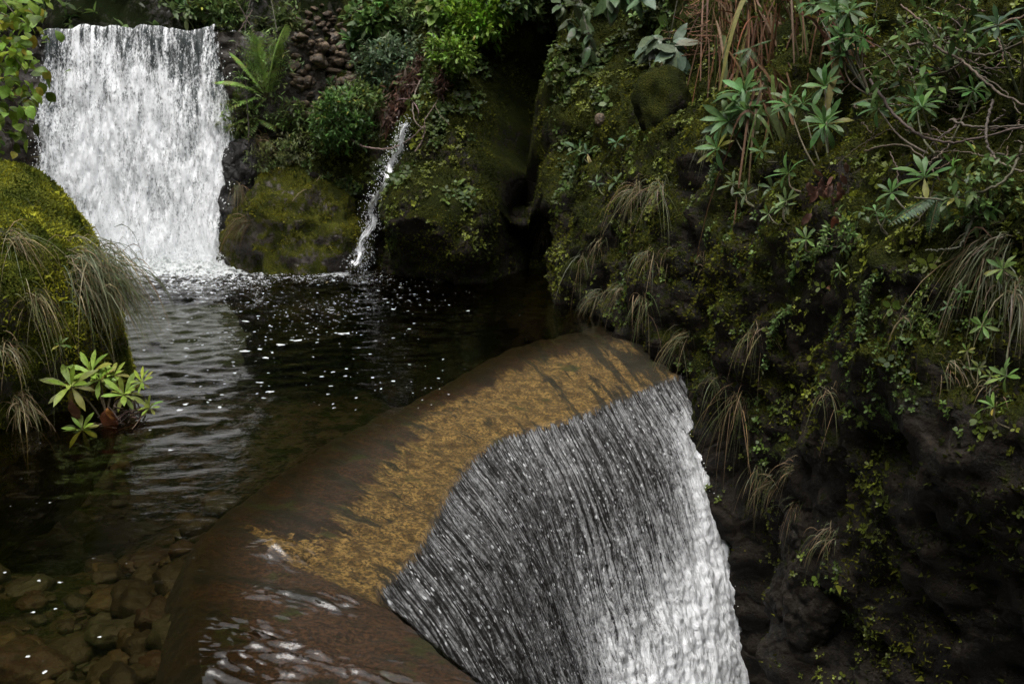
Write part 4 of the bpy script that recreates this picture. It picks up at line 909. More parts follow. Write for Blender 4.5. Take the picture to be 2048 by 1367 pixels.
def sp_mask(Pn, N):
    px, py, _ = project(Pn); c = sstep(.02, .5, fbm(Pn * 1.7 + 31, 4) + .30 * sstep(-.3, 1.0, Pn[:, 2]) - .04); f = sstep(-.05, .45, fbm(Pn * 5.5 + 3, 3) + .1)
    return c * f * sstep(.8, 1.2, gap(Pn)) * np.where(Pn[:, 2] < .05, (Pn[:, 1] < 9.3) * sstep(-3.0, -.2, Pn[:, 2] + .7 * (5.8 - Pn[:, 1]) * .5), 1)
def sp_col(Pn, N):
    t = np.clip(.5 + fbm(Pn * 1.1 + 50, 2) * 1.2, 0, 1)[:, None]; return (np.array([.050, .088, .014]) * (1 - t) + np.array([.125, .145, .016]) * t) * np.exp(rng.normal(0, .35, (len(Pn), 1)))
sprigs('creeping_leaves', 'small creeping leaves scattered over the right rock wall', CL, CQ, 150000, .018, sp_mask, sp_col, lambda Pn: np.array([-2.5, 5, 1.5]) - Pn)
# rear bank: taller herbs
rb = cm & (CLIFF_G[:-1, :-1, 1] > 11.8) & (CLIFF_G[:-1, :-1, 2] > .9); RQ = gq[rb.ravel()]
def rb_mask(Pn, N):
    px, py, _ = project(Pn); g_ = ~((px > 590) & (px < 715) & (py > 25) & (py < 225)); return g_ * sstep(-.25, .35, fbm(Pn * 1.9 + 11, 3)) * sstep(.9, 1.3, gap(Pn))
sprigs('bank_herbs', 'low leafy herbs on the bank beside the far fall', CL, RQ, 16000, .045, rb_mask, lambda Pn, N: vary((.06, .09, .022), len(Pn), .4), lambda Pn: np.array([-2.5, 5, 3.0]) - Pn)
# undergrowth on the slopes behind
def under(name, label, Pg, n, L, col, zmax=99):
    V = Pg.reshape(-1, 3); T = grid_faces(Pg.shape[0], Pg.shape[1]); Pn, N = sample_surface(V, T, n); N *= np.sign((N * (np.array([-3, 4, 4.0]) - Pn)).sum(1))[:, None]
    k = sstep(-.5, .3, fbm(Pn * .8, 3)) > rng.random(n); Pn, N = Pn[k], N[k]; n = len(Pn); per = 5; Pp_ = np.repeat(Pn + N * rng.uniform(0, .35, (n, 1)), per, 0)
    D = np.repeat(N, per, 0) * .4 + rng.normal(0, .7, (n * per, 3)); m = MB(); c = np.repeat(vary(col, n, .4), per, 0)
    leaves(m, SMALL, Pp_, D, UPV + rng.normal(0, .4, (n * per, 3)), L * rng.uniform(.6, 1.3, n * per), c); o = m.build(name, M_LEAF); tag(o, label, 'undergrowth', kind='stuff')
under('undergrowth', 'dark leafy undergrowth on the slope behind the far fall', HILLP, 17000, .16, (.065, .10, .03))
under('undergrowth', 'dark leafy undergrowth on the left bank', LEFTP, 13000, .15, (.06, .09, .026))

# ---- left: tree with heart-shaped leaves leaning over the pool
tb_ = np.array([-6.9, 10.6, 1.0]); tree = empty('tree', tb_); tag(tree, 'leafy tree with yellow-green heart-shaped leaves left of the far fall', 'tree')
sm = MB(); tk = catmull([tb_, (-6.75, 10.45, 2.1), (-6.3, 10.2, 3.3), (-5.9, 10.0, 4.4)], 30); tube(sm, tk, .11, .05, 8, (.08, .065, .05)); sm.build('trunk', M_BARK, tree, origin=tb_)
tips = []; lb = MB()
for i in range(95):
    px, py = random.choice([(random.uniform(-220, 70), random.uniform(-160, 120)), (random.uniform(-200, 78), random.uniform(20, 190)), (random.uniform(-120, 40), random.uniform(150, 270)), (random.uniform(-160, 25), random.uniform(-60, 230))]); q = at_y(px, py, random.uniform(9.2, 10.8)); tips.append(vec(q))
for q in tips[::2]:
    st = tk[random.randint(8, 29)]; tube(lb, catmull([st, (st + q) / 2 + np.array([0, 0, .12]), q + np.array([0, 0, -.03])], 10), .016, .004, 5, (.09, .07, .045))
lb.build('limbs', M_BARK, tree, origin=tb_)
m = MB(); T = np.array(tips); per = 11; N = len(T) * per; D = rng.normal(0, .8, (N, 3)) + np.array([.2, -.3, -.45]); cl = np.repeat(vary((.17, .26, .035), len(T), .3), per, 0) * np.exp(rng.normal(0, .2, (N, 1))); yy = rng.random(N) < .08; cl[yy] = vary((.30, .28, .04), yy.sum(), .2)
leaves(m, HEART, np.repeat(T, per, 0) + rng.normal(0, .12, (N, 3)), D, UPV + np.array([0, -.5, 0]) + rng.normal(0, .4, (N, 3)), .115 * rng.uniform(.6, 1.25, N), cl); m.build('crown', M_LEAF, tree, origin=tb_)

# ---- left boulder's tussocks and the plant at its foot
GB = 'grass tussocks on the huge mossy boulder'
tuft(168, 545, 205, 'big drooping grass tussock on the pool-facing side of the mossy boulder', 700, .40, .42, .04, .006, .5, GB, 'grass_tussock', .95, ((.085, .115, .045), (.22, .175, .09)), lean=(.3, 0, 0), lj=.24, rr=.10)
tuft(60, 590, 110, 'small grass tussock on the boulder face, left of the big drooping tussock', 90, .5, .5, .03, .005, .4, GB, 'grass_tussock', 1.0, ((.10, .12, .04), (.26, .20, .10)))
tuft(165, 425, 110, 'wispy pale grass on the upper edge of the boulder, against the white water', 110, .7, .55, .03, .004, .4, GB, 'grass_tussock', .7, ((.12, .13, .05), (.32, .26, .14)), lean=(.9, 0, .2))
tuft(15, 480, 130, 'grass tussock high on the boulder face at the edge of view', 90, .5, .55, .03, .005, .4, GB, 'grass_tussock', .9, ((.09, .12, .04), (.26, .20, .10)))
tuft(35, 800, 95, 'straw-coloured grass tussock low on the boulder just over the water', 130, .7, .5, .03, .005, .4, GB, 'grass_tussock', .9, ((.09, .10, .04), (.26, .20, .10)))
tuft(5, 690, 90, 'thin grass tussock at mid height on the boulder, above the straw-coloured one', 60, .5, .5, .03, .005, .4, GB, 'grass_tussock', .9, ((.09, .11, .04), (.26, .20, .10)))
tuft(110, 330, 60, 'short bright green grass along the crown of the boulder', 200, .1, .8, .02, .005, .9, GB, 'grass_tussock', .4, ((.13, .19, .03), (.2, .2, .05)))
# plant standing in the water
pb = at_z(215, 850, -.05); pb = vec(pb); py_ = pb[1] - .05
pl = empty('rosette_plant', pb); tag(pl, 'bright green rosette plant with yellowing leaves growing at the foot of the boulder', 'plant')
sm = MB(); heads = []
for px, py, sp, dy in [(143, 775, 118, -.05), (185, 745, 105, .1), (200, 760, 80, .05), (248, 790, 92, 0), (285, 765, 62, -.02), (300, 815, 52, -.05), (165, 860, 80, -.12), (228, 752, 70, .1)]:
    q = vec(at_y(px, py, py_ + dy)); heads.append((q, sp * q[1] / F)); tube(sm, catmull([pb + rng.normal(0, .03, 3), (pb + q) / 2 + np.array([0, 0, .03]), q], 10), .008, .005, 5, (.16, .12, .07))
sm.build('stem', M_BARK, pl, origin=pb)
for q, sp in heads:
    m = MB(); rosette_leaves(m, q, unit(np.array([rng.normal(0, .35), -.55, .8])), sp * .47, 14, (.20, .28, .045), .40); m.build('rosette', M_LEAF, pl, origin=pb)
def dry_leaf(px, py, lpx, ang, label, col=RUST, off=.02, at=None, W=.42, group='dead leaves caught on rock and stems'):
    q, nn = hit(px, py, off)
    if at is not None: q = Vector(at); nn = Vector((0, -1, .2))
    if q is None: return
    V, f = leaf_tpl(W, 8, .35, .5, 'lance', 2.0); D = np.array([[math.cos(ang), 0, math.sin(ang)]]); L = lpx * depth_of(q) / F
    m = MB(); M = frames(D, vec(nn)[None]) * L; m.inst(V, f, M, np.zeros((1, 3)), np.array([col])); o = m.build('dead_leaf', M_DRY); o.location = q; tag(o, label, 'dead leaf', group)
dry_leaf(222, 812, 62, -1.5, 'large curled red-brown dead leaf hanging in the rosette plant over the water', at=at_y(215, 815, py_ - .12), W=.55)
dry_leaf(145, 800, 50, -1.4, 'narrow brown dead leaf hanging under the leftmost rosette by the boulder', at=at_y(143, 800, py_ - .1), col=(.13, .06, .03))
dry_leaf(212, 770, 32, -1.2, 'small orange dead leaf among the stems of the water-side rosette plant', at=at_y(214, 815, py_ - .15), col=(.28, .12, .03))
m = MB()
for i in range(34):
    a = vec(at_y(random.uniform(205, 285), random.uniform(815, 850), py_ + random.uniform(-.1, .1))); tube(m, catmull([a, a + rng.normal(0, .05, 3), a + rng.normal(0, .09, 3) * np.array([1, 1, .5])], 7), .006, .003, 4, vary((.06, .035, .022), 1)[0])
o = m.build('twig_heap', M_BARK, origin=pb); tag(o, 'snag of dark twigs and rotted stems half sunk beside the rosette plant', 'twigs')
rosette_plant('small green seedling rosette on the mossy boulder above the water-side plant', [(118, 690, 42)], n=8, off=.04, col=(.11, .17, .04))

# ---- rear bank
fern('tall fern with arching pale green fronds right of the far fall', 545, 205, [(520, 75, .3, .35, .30), (448, 175, .4, .55, .30), (520, 235, .5, .6, .30), (470, 235, .5, .6, .28), (590, 60, .2, .4, .30), (480, 115, .3, .4, .30), (555, 85, .4, .3, .30)], off=.2, col=(.22, .33, .08), npin=15)
fern('drooping fern between the tall fern and the domed rock', 520, 250, [(470, 262, .5, .6, .32), (560, 275, .5, .6, .32), (500, 300, .6, .7, .32)], off=.15, col=(.18, .27, .06), npin=13)
shrub('dense dark green shrub overhanging the domed rock', 683, 272, 62, 62, 240, .075, (.05, .10, .022), off=.45, per=8, base=None)
shrub('pale grey-green shrub with small leaves below the stone wall', 785, 150, 78, 58, 260, .085, G_GREY, off=.3, per=7)
shrub('mid green shrub with narrow leaves just above the dense dark shrub', 715, 215, 70, 32, 130, .08, (.075, .115, .03), off=.25, per=6)
shrub('olive shrub with wispy narrow leaves between far fall and domed rock', 520, 325, 45, 42, 120, .075, (.085, .105, .035), off=.2, tpl=NARROW, per=6)
shrub('small olive shrub behind the dense dark shrub', 600, 300, 48, 40, 90, .07, (.07, .085, .03), off=.15, tpl=NARROW, per=6)
shrub('leafy green clump on top of the bank above the stone wall', 745, 40, 48, 40, 50, .15, (.075, .135, .035), off=.25, tpl=BROAD, per=7)
shrub('leafy green clump on the bank top between stone wall and bright fern clump', 822, 32, 45, 26, 60, .10, (.07, .11, .03), off=.2, per=7)
shrub('bright green ferny clump at the brink beside the dark cleft', 940, 55, 70, 55, 230, .10, (.115, .21, .022), off=.35, per=7)
shrub('lower bright green clump hanging below the ferny clump by the dark cleft', 890, 120, 48, 42, 110, .09, (.10, .17, .025), off=.3, per=7)
shrub('light green broad-leaved plant in front of the ferny clump', 893, 45, 30, 35, 26, .14, (.16, .26, .06), off=.5, tpl=HEART, per=6)
rosette_plant('single green rosette against the right edge of the stone wall', [(705, 85, 60)], n=16, off=.15)
rosette_plant('pair of green rosettes under the stone wall above the grey-green shrub', [(668, 185, 55), (700, 200, 55)], n=14, off=.2)
shrub('young leafy shrub at the top corner of the stone wall and fall', 570, 40, 40, 40, 60, .10, (.085, .12, .035), off=.2, per=6)
shrub('leafy herb clump low between the two ferns and the stone wall', 575, 235, 36, 36, 60, .09, (.085, .12, .035), off=.2, per=6)
shrub('ferny green scrub at the right end of the far fall crest', 455, 40, 40, 45, 90, .09, (.09, .14, .04), off=.3, per=6)
shrub('tall wispy scrub between the far fall and the stone wall, behind the ferns', 530, 150, 60, 100, 150, .085, (.10, .145, .045), off=.15, tpl=NARROW, per=6)
shrub('yellow-green scrub hanging over the rock spur beside the far fall', 490, 225, 40, 55, 80, .08, (.12, .165, .045), off=.25, per=6)
shrub('dark bush on the bank top behind the crest of the far fall', 420, 15, 70, 30, 90, .12, (.07, .11, .03), off=.2, per=6)
shrub('dark leafy overhang above the black cleft', 1040, -30, 60, 40, 110, .12, (.05, .085, .025), off=.5, per=6)
branch('bare upright sapling stems between far fall and stone wall', [([(498, 275), (494, 200), (489, 120), (492, 40), (505, -10)], .009), ([(560, 190), (540, 120), (505, 60), (470, -5)], .007), ([(575, 170), (560, 100), (548, 30), (540, -10)], .007), ([(470, 250), (462, 180), (440, 120), (436, 60)], .005)], off=.35, name='sapling', cat='sapling', col=(.075, .055, .04))
branch('thin bent twigs dangling by the right end of the far fall crest', [([(505, 20), (480, 60), (460, 110), (430, 122)], .005), ([(520, -5), (560, 30), (600, 15)], .006)], off=.3, col=(.14, .11, .08))
# dead fronds and arching roots over the side cascade
def dead_skirt(label, pts, wpx, n, L):
    W = catmull(twig_pts(pts, .28), 60); root = empty('dead_fern', W[0]); tag(root, label, 'dead fern'); sm = MB()
    for k_ in range(7): tube(sm, W + rng.normal(0, .035, 3) + rng.normal(0, .006, W.shape), .004, .002, 4, vary((.06, .03, .018), 1)[0])
    sm.build('stem', M_BARK, root, origin=W[0]); m = MB(); t = rng.random(n) ** .8; wm = wpx * depth_of(Vector(W[0])) / F
    Pn = W[(t * 59).astype(int)] + rng.normal(0, 1, (n, 3)) * (wm * (.35 + .65 * np.sin(np.pi * np.clip(t * .8 + .1, 0, 1))))[:, None] * .5
    leaves(m, NARROW, Pn, rng.normal(0, .55, (n, 3)) + np.array([-.2, -.2, -.9]), rng.normal(0, 1, (n, 3)), L * np.exp(rng.normal(0, .35, n)), vary((.058, .028, .016), n, .4)); m.build('frond', M_DRY, root, origin=W[0])
dead_skirt('skirt of rusty dead fern fronds hanging over the side cascade', [(858, 105), (835, 140), (812, 180), (795, 215), (780, 250)], 26, 1500, .075)
dead_skirt('small rusty dead frond hanging right of the larger dead skirt', [(884, 125), (882, 150), (880, 190)], 15, 420, .06)
branch('long arching bare root sweeping across the side cascade', [([(702, 278), (725, 292), (765, 298), (800, 290), (830, 270), (847, 252)], .012)], off=.30, name='root', cat='root', col=(.17, .12, .09))
branch('slender bare stem curving down between the two dead fern skirts', [([(862, 128), (848, 150), (832, 180), (825, 215), (832, 245), (848, 258)], .011)], off=.30, name='root', cat='root', col=(.17, .12, .09))
branch('hooped bare stems above the side cascade', [([(785, 220), (790, 205), (805, 198), (825, 203), (836, 220), (836, 240)], .009), ([(830, 303), (843, 285), (850, 260), (850, 240), (862, 222), (872, 205)], .010), ([(776, 232), (785, 245), (805, 245)], .006), ([(812, 170), (845, 168)], .005), ([(870, 212), (880, 230), (900, 250)], .005)], off=.30, name='root', cat='root', col=(.19, .13, .10))
branch('fallen bare twig lying on the bare face of the domed rock', [([(585, 402), (600, 385), (625, 372), (642, 350)], .007)], off=.05, name='twig', cat='twig', col=(.16, .10, .06))
for i, (px, py, l, lab) in enumerate([(480, 375, 60, 'brown dead grass fringe on the dark rock spur'), (515, 285, 70, 'hanging olive grass above the left shoulder of the domed rock'), (500, 440, 80, 'long brown grass hanging down the left side of the domed rock'), (760, 225, 70, 'brown roots and dry grass left of the side cascade spout')]):
    tuft(px, py, l, lab, 130, .6, .35, .03, .006, .2, 'grass hanging on the bank by the far fall', 'grass_tuft', 1.0, ((.06, .075, .02), (.12, .08, .035)))

# ---- right wall, top centre: big leaves hanging into view
def hanging(label, stem, clusters, L, col, tpl, off=.6, per=7, mat=None, name='broadleaf_branch'):
    W = twig_pts(stem, off); root = empty(name, W[0]); tag(root, label, 'branch'); sm = MB(); tube(sm, catmull(W, 24), .009, .004, 6, (.07, .065, .04))
    m = MB()
    for px, py in clusters:
        q = twig_pts([(px, py)], off)[0]; j = np.array(W); b = j[np.argmin(np.linalg.norm(j - q, axis=1))]; tube(sm, catmull([b, (b + q) / 2 + UPV * .02, q], 8), .005, .003, 4, (.07, .065, .04))
        D = rng.normal(0, .75, (per, 3)) + np.array([0, -.35, -.55]); leaves(m, tpl, np.repeat(q[None], per, 0) + rng.normal(0, .02, (per, 3)), D, np.array([0, -.6, .8]) + rng.normal(0, .25, (per, 3)), L * rng.uniform(.75, 1.2, per), vary(col, per, .2))
    sm.build('stem', M_BARK, root, origin=W[0]); m.build('foliage', mat or M_GLOSSLEAF, root, origin=W[0]); return root
hanging('dark leafy sprig hanging beside the dark cleft at the top', [(1150, -60), (1160, 0), (1172, 50), (1185, 110)], [(1125, 15), (1150, 10), (1165, 40), (1155, 60), (1180, 70), (1180, 95), (1140, 40), (1170, 20)], .20, (.05, .075, .03), BROAD, per=5)
hanging('large glossy drooping leaves hanging above the pendant boulder', [(1370, -60), (1355, 0), (1345, 50), (1335, 90)], [(1325, 80), (1345, 90), (1318, 95), (1350, 100), (1305, 75)], .29, (.10, .14, .085), BROAD, per=9)
hanging('glossy broad leaves entering at the top left of the drooping cluster', [(1240, -70), (1245, -20), (1240, 0)], [(1225, -5), (1250, -12), (1262, -8), (1290, -15)], .28, (.08, .12, .06), BROAD, per=8)
# straps: green and brown leaves hanging
def reeds(label, bases, off=.12, nb=26, ng=5, lpx=330, name='strap_leaf_clump', wid=.030):
    q0, n0 = hit(*bases[0], off); root = empty(name, vec(q0)); tag(root, label, 'strap-leaved plant', 'strap-leaved clumps hanging on the wall'); md, mg = MB(), MB()
    for px, py in bases:
        q, nn = hit(px, py, off); L = lpx * depth_of(q) / F * 1.15
        blades(md, vec(q), nb, L, vec(nn), .22, -.3, 1.3, wid * .6, ((.095, .042, .019), (.12, .072, .034)), .45, 8, .07, lj=.4, nk=.10, lean=(.24, -.1, 0), lmax=1.15)
        blades(mg, vec(q) + vec(nn) * .05, ng, L * .95, vec(nn), .22, -.1, 1.3, wid * 1.45, ((.10, .15, .045), (.20, .17, .05)), .25, 9, .06, lj=.28, nk=.10, lean=(.24, -.1, 0), lmax=1.15)
    md.build('dry_leaf', M_DRY, root, origin=vec(q0)); mg.build('green_leaf', M_LEAF, root, origin=vec(q0))
reeds('hanging strap-leaf clump with long green blades right of the pendant boulder', [(1440, -15), (1455, 20), (1470, 60)], lpx=290, nb=40, ng=6)
reeds('mostly brown strap-leaf clump behind the two-headed rosette', [(1520, -10), (1545, 30), (1530, 110), (1560, 150)], lpx=280, nb=48, ng=4)
reeds('strap-leaf clump with few green blades beside the tall rosette plant', [(1610, 10), (1660, 60), (1690, 120)], lpx=300, nb=30, ng=5)
reeds('tuft of red-brown dry straps hanging over the pendant boulder', [(1365, 90), (1375, 110)], lpx=150, nb=18, ng=0 + 1, wid=.016)
reeds('green strap blades rising low at the foot of the brown clump', [(1560, 215), (1548, 230)], lpx=170, nb=8, ng=5)
m = MB()
for i in range(60):
    px, py = random.uniform(1370, 1430), random.uniform(10, 110); q, nn = hit(px, py, random.uniform(.05, .16)); d_ = rng.normal(0, 1, 3) * np.array([1, .3, .5]); L = random.uniform(.12, .35); tube(m, catmull([vec(q) - d_ * L * .4, vec(q) + rng.normal(0, .015, 3), vec(q) + d_ * L * .4], 6), .005, .003, 4, vary((.16, .085, .045), 1, .3)[0])
o = m.build('dry_litter', M_DRY); tag(o, 'tangle of dry brown stalks caught above the pendant boulder', 'dry stalks', kind='stuff')
# rosettes
RG = 'rosette plants on the right wall'
rosette_plant('two-headed rosette plant with full green heads in front of brown straps', [(1525, 205, 112), (1468, 238, 100), (1500, 252, 90)], (1510, 330), n=17, off=.30, group=RG)
rosette_plant('low rosette with two yellow leaves at the foot of the long green straps', [(1455, 305, 84)], n=15, off=.22, old=.35, group=RG)
rosette_plant('small rosette with an orange leaf between the yellow-leaved one and the tall plant', [(1550, 297, 58)], n=10, off=.22, old=.2, group=RG)
rosette_plant('tall many-headed rosette plant in the middle of the strap leaves', [(1650, 190, 85), (1608, 228, 80), (1660, 265, 95), (1625, 250, 70), (1645, 295, 80)], (1660, 380), n=15, off=.32, group=RG)
rosette_plant('compact rosette below the tall many-headed plant', [(1605, 350, 80)], n=12, off=.18, group=RG)
rosette_plant('pale rosette at the mossy foot of the dead-leaf heap', [(1622, 475, 58)], n=9, off=.10, group=RG, col=(.10, .16, .045))
rosette_plant('tiny rosette below the pale one on bare moss', [(1686, 548, 40)], n=8, off=.08, group=RG, col=(.10, .16, .045))
rosette_plant('leafy crown of rosettes at the top beside the strap leaves', [(1690, 20, 90), (1745, 15, 95), (1775, 45, 80), (1720, 60, 80), (1665, 45, 70), (1690, 95, 75), (1740, 100, 70), (1690, 130, 70)], (1740, 190), n=15, off=.45, group=RG)
rosette_plant('spreading rosettes hanging among the bare branches', [(1885, 215, 90), (1820, 225, 80), (1850, 275, 80), (1925, 235, 70)], (1880, 320), n=12, off=.40, group=RG)
rosette_plant('rosette with a yellow leaf under the bare branches', [(1858, 385, 100), (1795, 405, 66)], (1850, 440), n=12, off=.25, group=RG, old=.25)
rosette_plant('dark rosettes at the edge of view among bare branches', [(2010, 120, 90), (2030, 160, 80)], (2040, 200), n=12, off=.45, group=RG, col=(.05, .085, .045))
rosette_plant('rosette on the wall beside the large hanging grass', [(1975, 643, 58)], n=10, off=.15, group=RG, col=(.10, .16, .04))
rosette_plant('bright rosette in the hanging grass at the edge of view', [(2040, 530, 70), (2042, 735, 70)], (2046, 600), n=10, off=.2, group=RG, col=(.11, .18, .05))
rosette_plant('bright four-leaved rosette at the edge of view low on the wall', [(2015, 828, 66)], n=8, off=.15, group=RG, col=(.11, .18, .045))
rosette_plant('dark seedlings with drooping leaves left of the pendant boulder foot', [(1165, 300, 55), (1240, 288, 45), (1180, 312, 50)], (1200, 335), n=7, off=.08, group=RG, col=(.06, .11, .045))
rosette_plant('dark seedling pair on moss under the pale stone', [(1195, 368, 36), (1235, 372, 50)], (1215, 395), n=7, off=.08, group=RG, col=(.06, .10, .035))
rosette_plant('leafy seedling trailing on moss under the brown strap clump', [(1470, 375, 60), (1500, 395, 55), (1550, 375, 60)], (1510, 415), n=7, off=.1, group=RG, col=(.08, .12, .045))
rosette_plant('green seedling cluster just left of the dead-leaf heap', [(1585, 400, 60), (1575, 420, 50), (1545, 430, 40)], (1580, 450), n=8, off=.1, group=RG, col=(.085, .13, .04))
rosette_plant('seedling cluster with round leaves to the left of the edge grass', [(1925, 590, 40), (1900, 610, 36)], (1910, 640), n=7, off=.08, group=RG)
rosette_plant('broad-leaved seedlings by the low edge rosette', [(1935, 700, 34), (1960, 735, 40), (1985, 760, 40)], (1960, 780), n=7, off=.08, group=RG, col=(.11, .14, .03))
rosette_plant('green plant under the fern at the foot of the bare branches', [(1760, 440, 50), (1790, 445, 44)], (1775, 470), n=9, off=.12, group=RG)
# ferns
fern('dark fern with two spread fronds under the bare branches', 1880, 440, [(1765, 500, .3, .15, .22), (1850, 520, .3, .2, .22), (1830, 460, .4, .1, .2), (1900, 500, .3, .2, .2)], off=.15, col=(.05, .10, .04), npin=18)
fern('small dark fern behind the tall rosette plant', 1750, 225, [(1715, 235, .5, .1, .3), (1790, 222, .5, .1, .3), (1760, 250, .5, .2, .3)], off=.12, col=(.05, .10, .045), npin=15)
fern('pale parsley-like fern among the brown straps', 1540, 90, [(1500, 105, .4, .2, .3), (1580, 75, .4, .2, .3), (1555, 125, .4, .3, .3), (1515, 130, .4, .3, .3)], off=.25, col=(.07, .12, .05), npin=14)
fern('small fern in front of the brown straps above the two-headed rosette', 1575, 160, [(1525, 170, .4, .2, .3), (1600, 185, .4, .3, .3), (1560, 130, .4, .2, .3)], off=.25, col=(.06, .11, .045), npin=14)
# bare branches
B1 = (.080, .060, .038)
branch('long curved bare branches sweeping down from the upper edge', [([(2060, 30), (1960, 60), (1870, 55), (1800, 10)], .010), ([(2060, 80), (1970, 110), (1900, 90), (1850, 40)], .008), ([(1790, 95), (1850, 90), (1920, 120), (1990, 180), (2060, 215)], .010), ([(1740, 160), (1790, 230), (1840, 270), (1900, 285), (1960, 275), (2060, 250)], .010)], off=.45, col=B1)
branch('bent bare branch hooped around the spreading rosettes', [([(1985, 200), (1975, 240), (1972, 280), (1985, 305), (2010, 310)], .009)], off=.45, col=B1)
branch('short drooping bare branch above the spreading rosettes', [([(1810, 130), (1860, 150), (1900, 140), (1925, 125)], .010)], off=.45, col=B1)
branch('nearly level bare branch running out of view beside the hooped one', [([(1900, 240), (1960, 255), (2055, 250)], .008)], off=.45, col=B1)
branch('low arching bare branch above the dark fern', [([(2045, 290), (2020, 350), (1960, 385), (1900, 398), (1830, 395)], .009), ([(1980, 310), (2020, 335), (2060, 345)], .008), ([(1730, 300), (1800, 290), (1850, 320), (1880, 360)], .006), ([(1850, 330), (1880, 310), (1900, 285)], .006)], off=.35, col=B1)
branch('dry arching stem beside the dark fern and edge grass', [([(1955, 395), (1940, 450), (1920, 490), (1880, 500), (1850, 500)], .007)], off=.2, col=B1)
branch('fine bare stem slanting down left of the dry arching stem', [([(1870, 360), (1850, 420), (1820, 460)], .005)], off=.2, col=B1)
branch('thicket of fine bare twigs behind the leafy crown of rosettes', [([(random.uniform(1700, 2048), random.uniform(0, 330)) for _ in range(1)] * 1 + [], .004) for _ in range(0)] + [([(a0, b0), (a0 + dx * .5 + random.uniform(-14, 14), b0 + dy * .5 + random.uniform(-14, 14)), (a0 + dx, b0 + dy)], random.uniform(.0025, .005)) for a0, b0, dx, dy in [(random.uniform(1710, 2040), random.uniform(-10, 320), random.uniform(-110, 110), random.uniform(-30, 90)) for _ in range(70)]], off=.28, col=(.10, .07, .05), k=4)
shrub('sparse leafy shrub behind the bare branches', 1930, 130, 130, 130, 75, .09, (.06, .10, .03), off=.3, per=5)
shrub('low leafy growth at the edge of view under the bare branches', 1980, 400, 80, 70, 55, .075, (.055, .09, .026), off=.2, per=5)
shrub('leafy sprigs under the dead-leaf heap', 1700, 470, 60, 50, 50, .05, (.07, .115, .03), off=.08, per=5)
# dead leaves
m = MB(); q0 = None
for i in range(30):
    px, py = random.uniform(1622, 1692), random.uniform(330, 425); q, nn = hit(px, py, random.uniform(.02, .10)); q0 = vec(q) if q0 is None else q0
    V, f = leaf_tpl(.45, 6, .4, .5, 'lance', 2); m.inst(V, f, frames(np.array([[rng.normal(0, .5), -.2, -1]]), vec(nn)[None] + rng.normal(0, .3, (1, 3))) * random.uniform(.06, .11), vec(q)[None], vary((.10, .05, .032), 1, .35))
o = m.build('dead_leaf_heap', M_DRY, origin=q0); tag(o, 'heap of brown dead leaves hanging under the tall rosette plant', 'dead leaves', kind='stuff')
dry_leaf(1676, 430, 42, -1.75, 'rust-red dead leaf at the bottom tip of the dead-leaf heap', (.20, .07, .035))
dry_leaf(1603, 522, 34, -1.6, 'blackish dead leaf on moss below the dead-leaf heap', (.03, .028, .03))
dry_leaf(1888, 648, 38, -1.2, 'red-brown dead leaf in the wall greenery left of the edge grass', (.16, .055, .03))
dry_leaf(1868, 625, 26, .1, 'small orange-brown dead leaf just above the red-brown one', (.18, .08, .03))
dry_leaf(1960, 590, 34, -1.3, 'dull brown dead leaf at the fringe of the edge grass', (.12, .06, .035))
dry_leaf(1655, 578, 24, .2, 'small brown dead leaf near the tiny rosette', (.13, .06, .03))
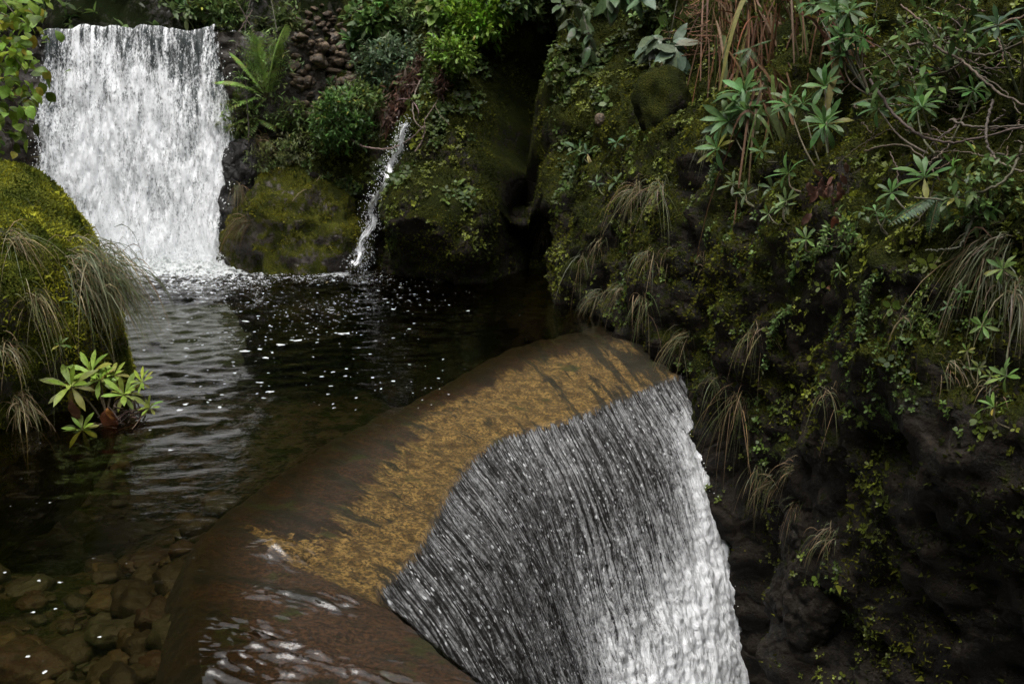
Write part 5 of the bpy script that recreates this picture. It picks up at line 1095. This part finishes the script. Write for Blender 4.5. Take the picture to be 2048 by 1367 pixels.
# grass tufts on the wall
for a in [(1098, 450, 66, 'straw-topped tuft on the wall just right of the dark cleft', 50, .75), (1285, 382, 140, 'long straw tuft high on the wall below the dark seedlings', 80, .6), (1320, 378, 110, 'green tuft growing beside the long straw tuft', 60, .3), (1300, 508, 70, 'short straw tuft directly under the long straw tuft', 55, .65), (1340, 505, 60, 'small split tuft right of the short straw tuft', 34, .7), (1412, 520, 65, 'lone thin straw tuft midway between wall tufts and moss', 30, .7), (1175, 510, 90, 'dark green tuft hanging above the pool edge', 70, .35), (1205, 480, 70, 'faint tuft between the dark green tuft and the long straw tuft', 40, .55),
          (1085, 568, 50, 'low tuft touching the water at the foot of the cleft', 60, .3), (1200, 590, 60, 'broad tuft at the waterline beside the upper end of the weir', 90, .35), (1248, 575, 85, 'tuft hanging to the upper corner of the weir', 70, .4), (1292, 595, 80, 'straw tuft just above the weir end', 60, .6), (1378, 668, 100, 'wide tuft spraying over the end of the weir', 60, .6), (1520, 652, 100, 'straw tuft beside the trailing creeper', 50, .6), (1438, 760, 80, 'green tuft closest to the top corner of the near fall', 70, .25), (1480, 785, 125, 'long tuft hanging beside the near fall', 60, .5),
          (1660, 788, 80, 'isolated tuft on bare rock in the middle of the lower wall', 44, .55), (1525, 935, 75, 'green tuft low beside the white edge of the near fall', 60, .3), (1548, 958, 70, 'straw-striped tuft just right of the green one by the near fall', 50, .55), (1585, 940, 95, 'tall arching tuft above the wet rock lump', 60, .5), (1600, 1005, 70, 'dangling tuft under the tall arching one', 34, .5), (1663, 1072, 70, 'lowest green tuft over the wet rock lump', 60, .3), (1905, 740, 60, 'wispy tuft near the broad-leaved seedlings', 40, .6), (1810, 640, 60, 'faint tuft left of the red-brown dead leaf', 30, .5), (1420, 285, 70, 'dark fine grass below the pendant boulder', 50, .1), (1980, 790, 60, 'thin tuft above the low edge rosette', 40, .6)]:
    tuft(a[0], a[1], a[2], a[3], a[4], a[5])
for px, py, l, lab in [(2010, 470, 200, 'large curtain of hanging grass at the edge of view'), (1985, 545, 150, 'second hanging grass tussock under the large curtain'), (2040, 590, 150, 'hanging grass at the very edge under the large curtain')]:
    tuft(px, py, l, lab, 170, .35, .4, .06, .006, .3, cols=((.05, .07, .022), (.13, .10, .05)))
# creepers
def creeper(label, pts, L=.022, col=(.085, .14, .035), off=.03, dens=9):
    W = catmull(twig_pts(pts, off), 40); root = empty('creeper', W[0]); tag(root, label, 'creeper'); sm = MB(); tube(sm, W, .003, .002, 4, (.08, .06, .03)); sm.build('stem', M_BARK, root, origin=W[0])
    m = MB(); N = 40 * dens; Pn = np.repeat(W, dens, 0) + rng.normal(0, .012, (N, 3)); leaves(m, SMALL, Pn, rng.normal(0, 1, (N, 3)) + np.array([0, -.5, 0]), UPV + np.array([0, -.6, 0]) + rng.normal(0, .4, (N, 3)), L * rng.uniform(.6, 1.4, N), vary(col, N, .25)); m.build('foliage', M_LEAF, root, origin=W[0])
creeper('trailing creeper with tiny leaves hanging beside the straw tuft', [(1600, 610), (1572, 622), (1550, 650), (1540, 690), (1528, 740)], .03)
creeper('thin creeper dangling in the middle of the wall', [(1770, 540), (1735, 570), (1725, 620), (1720, 675)], .024)
creeper('yellow-green creeper under the seedlings with round leaves', [(1860, 560), (1830, 620), (1850, 650), (1870, 680)], .026, (.10, .14, .025))
creeper('bushy creeper below the sprigs at the dead-leaf heap', [(1660, 450), (1640, 500), (1600, 520), (1580, 560)], .03)
creeper('creeper strand running down below the lone rosette with yellow leaves', [(1430, 330), (1425, 365), (1440, 400)], .026, (.07, .12, .03))
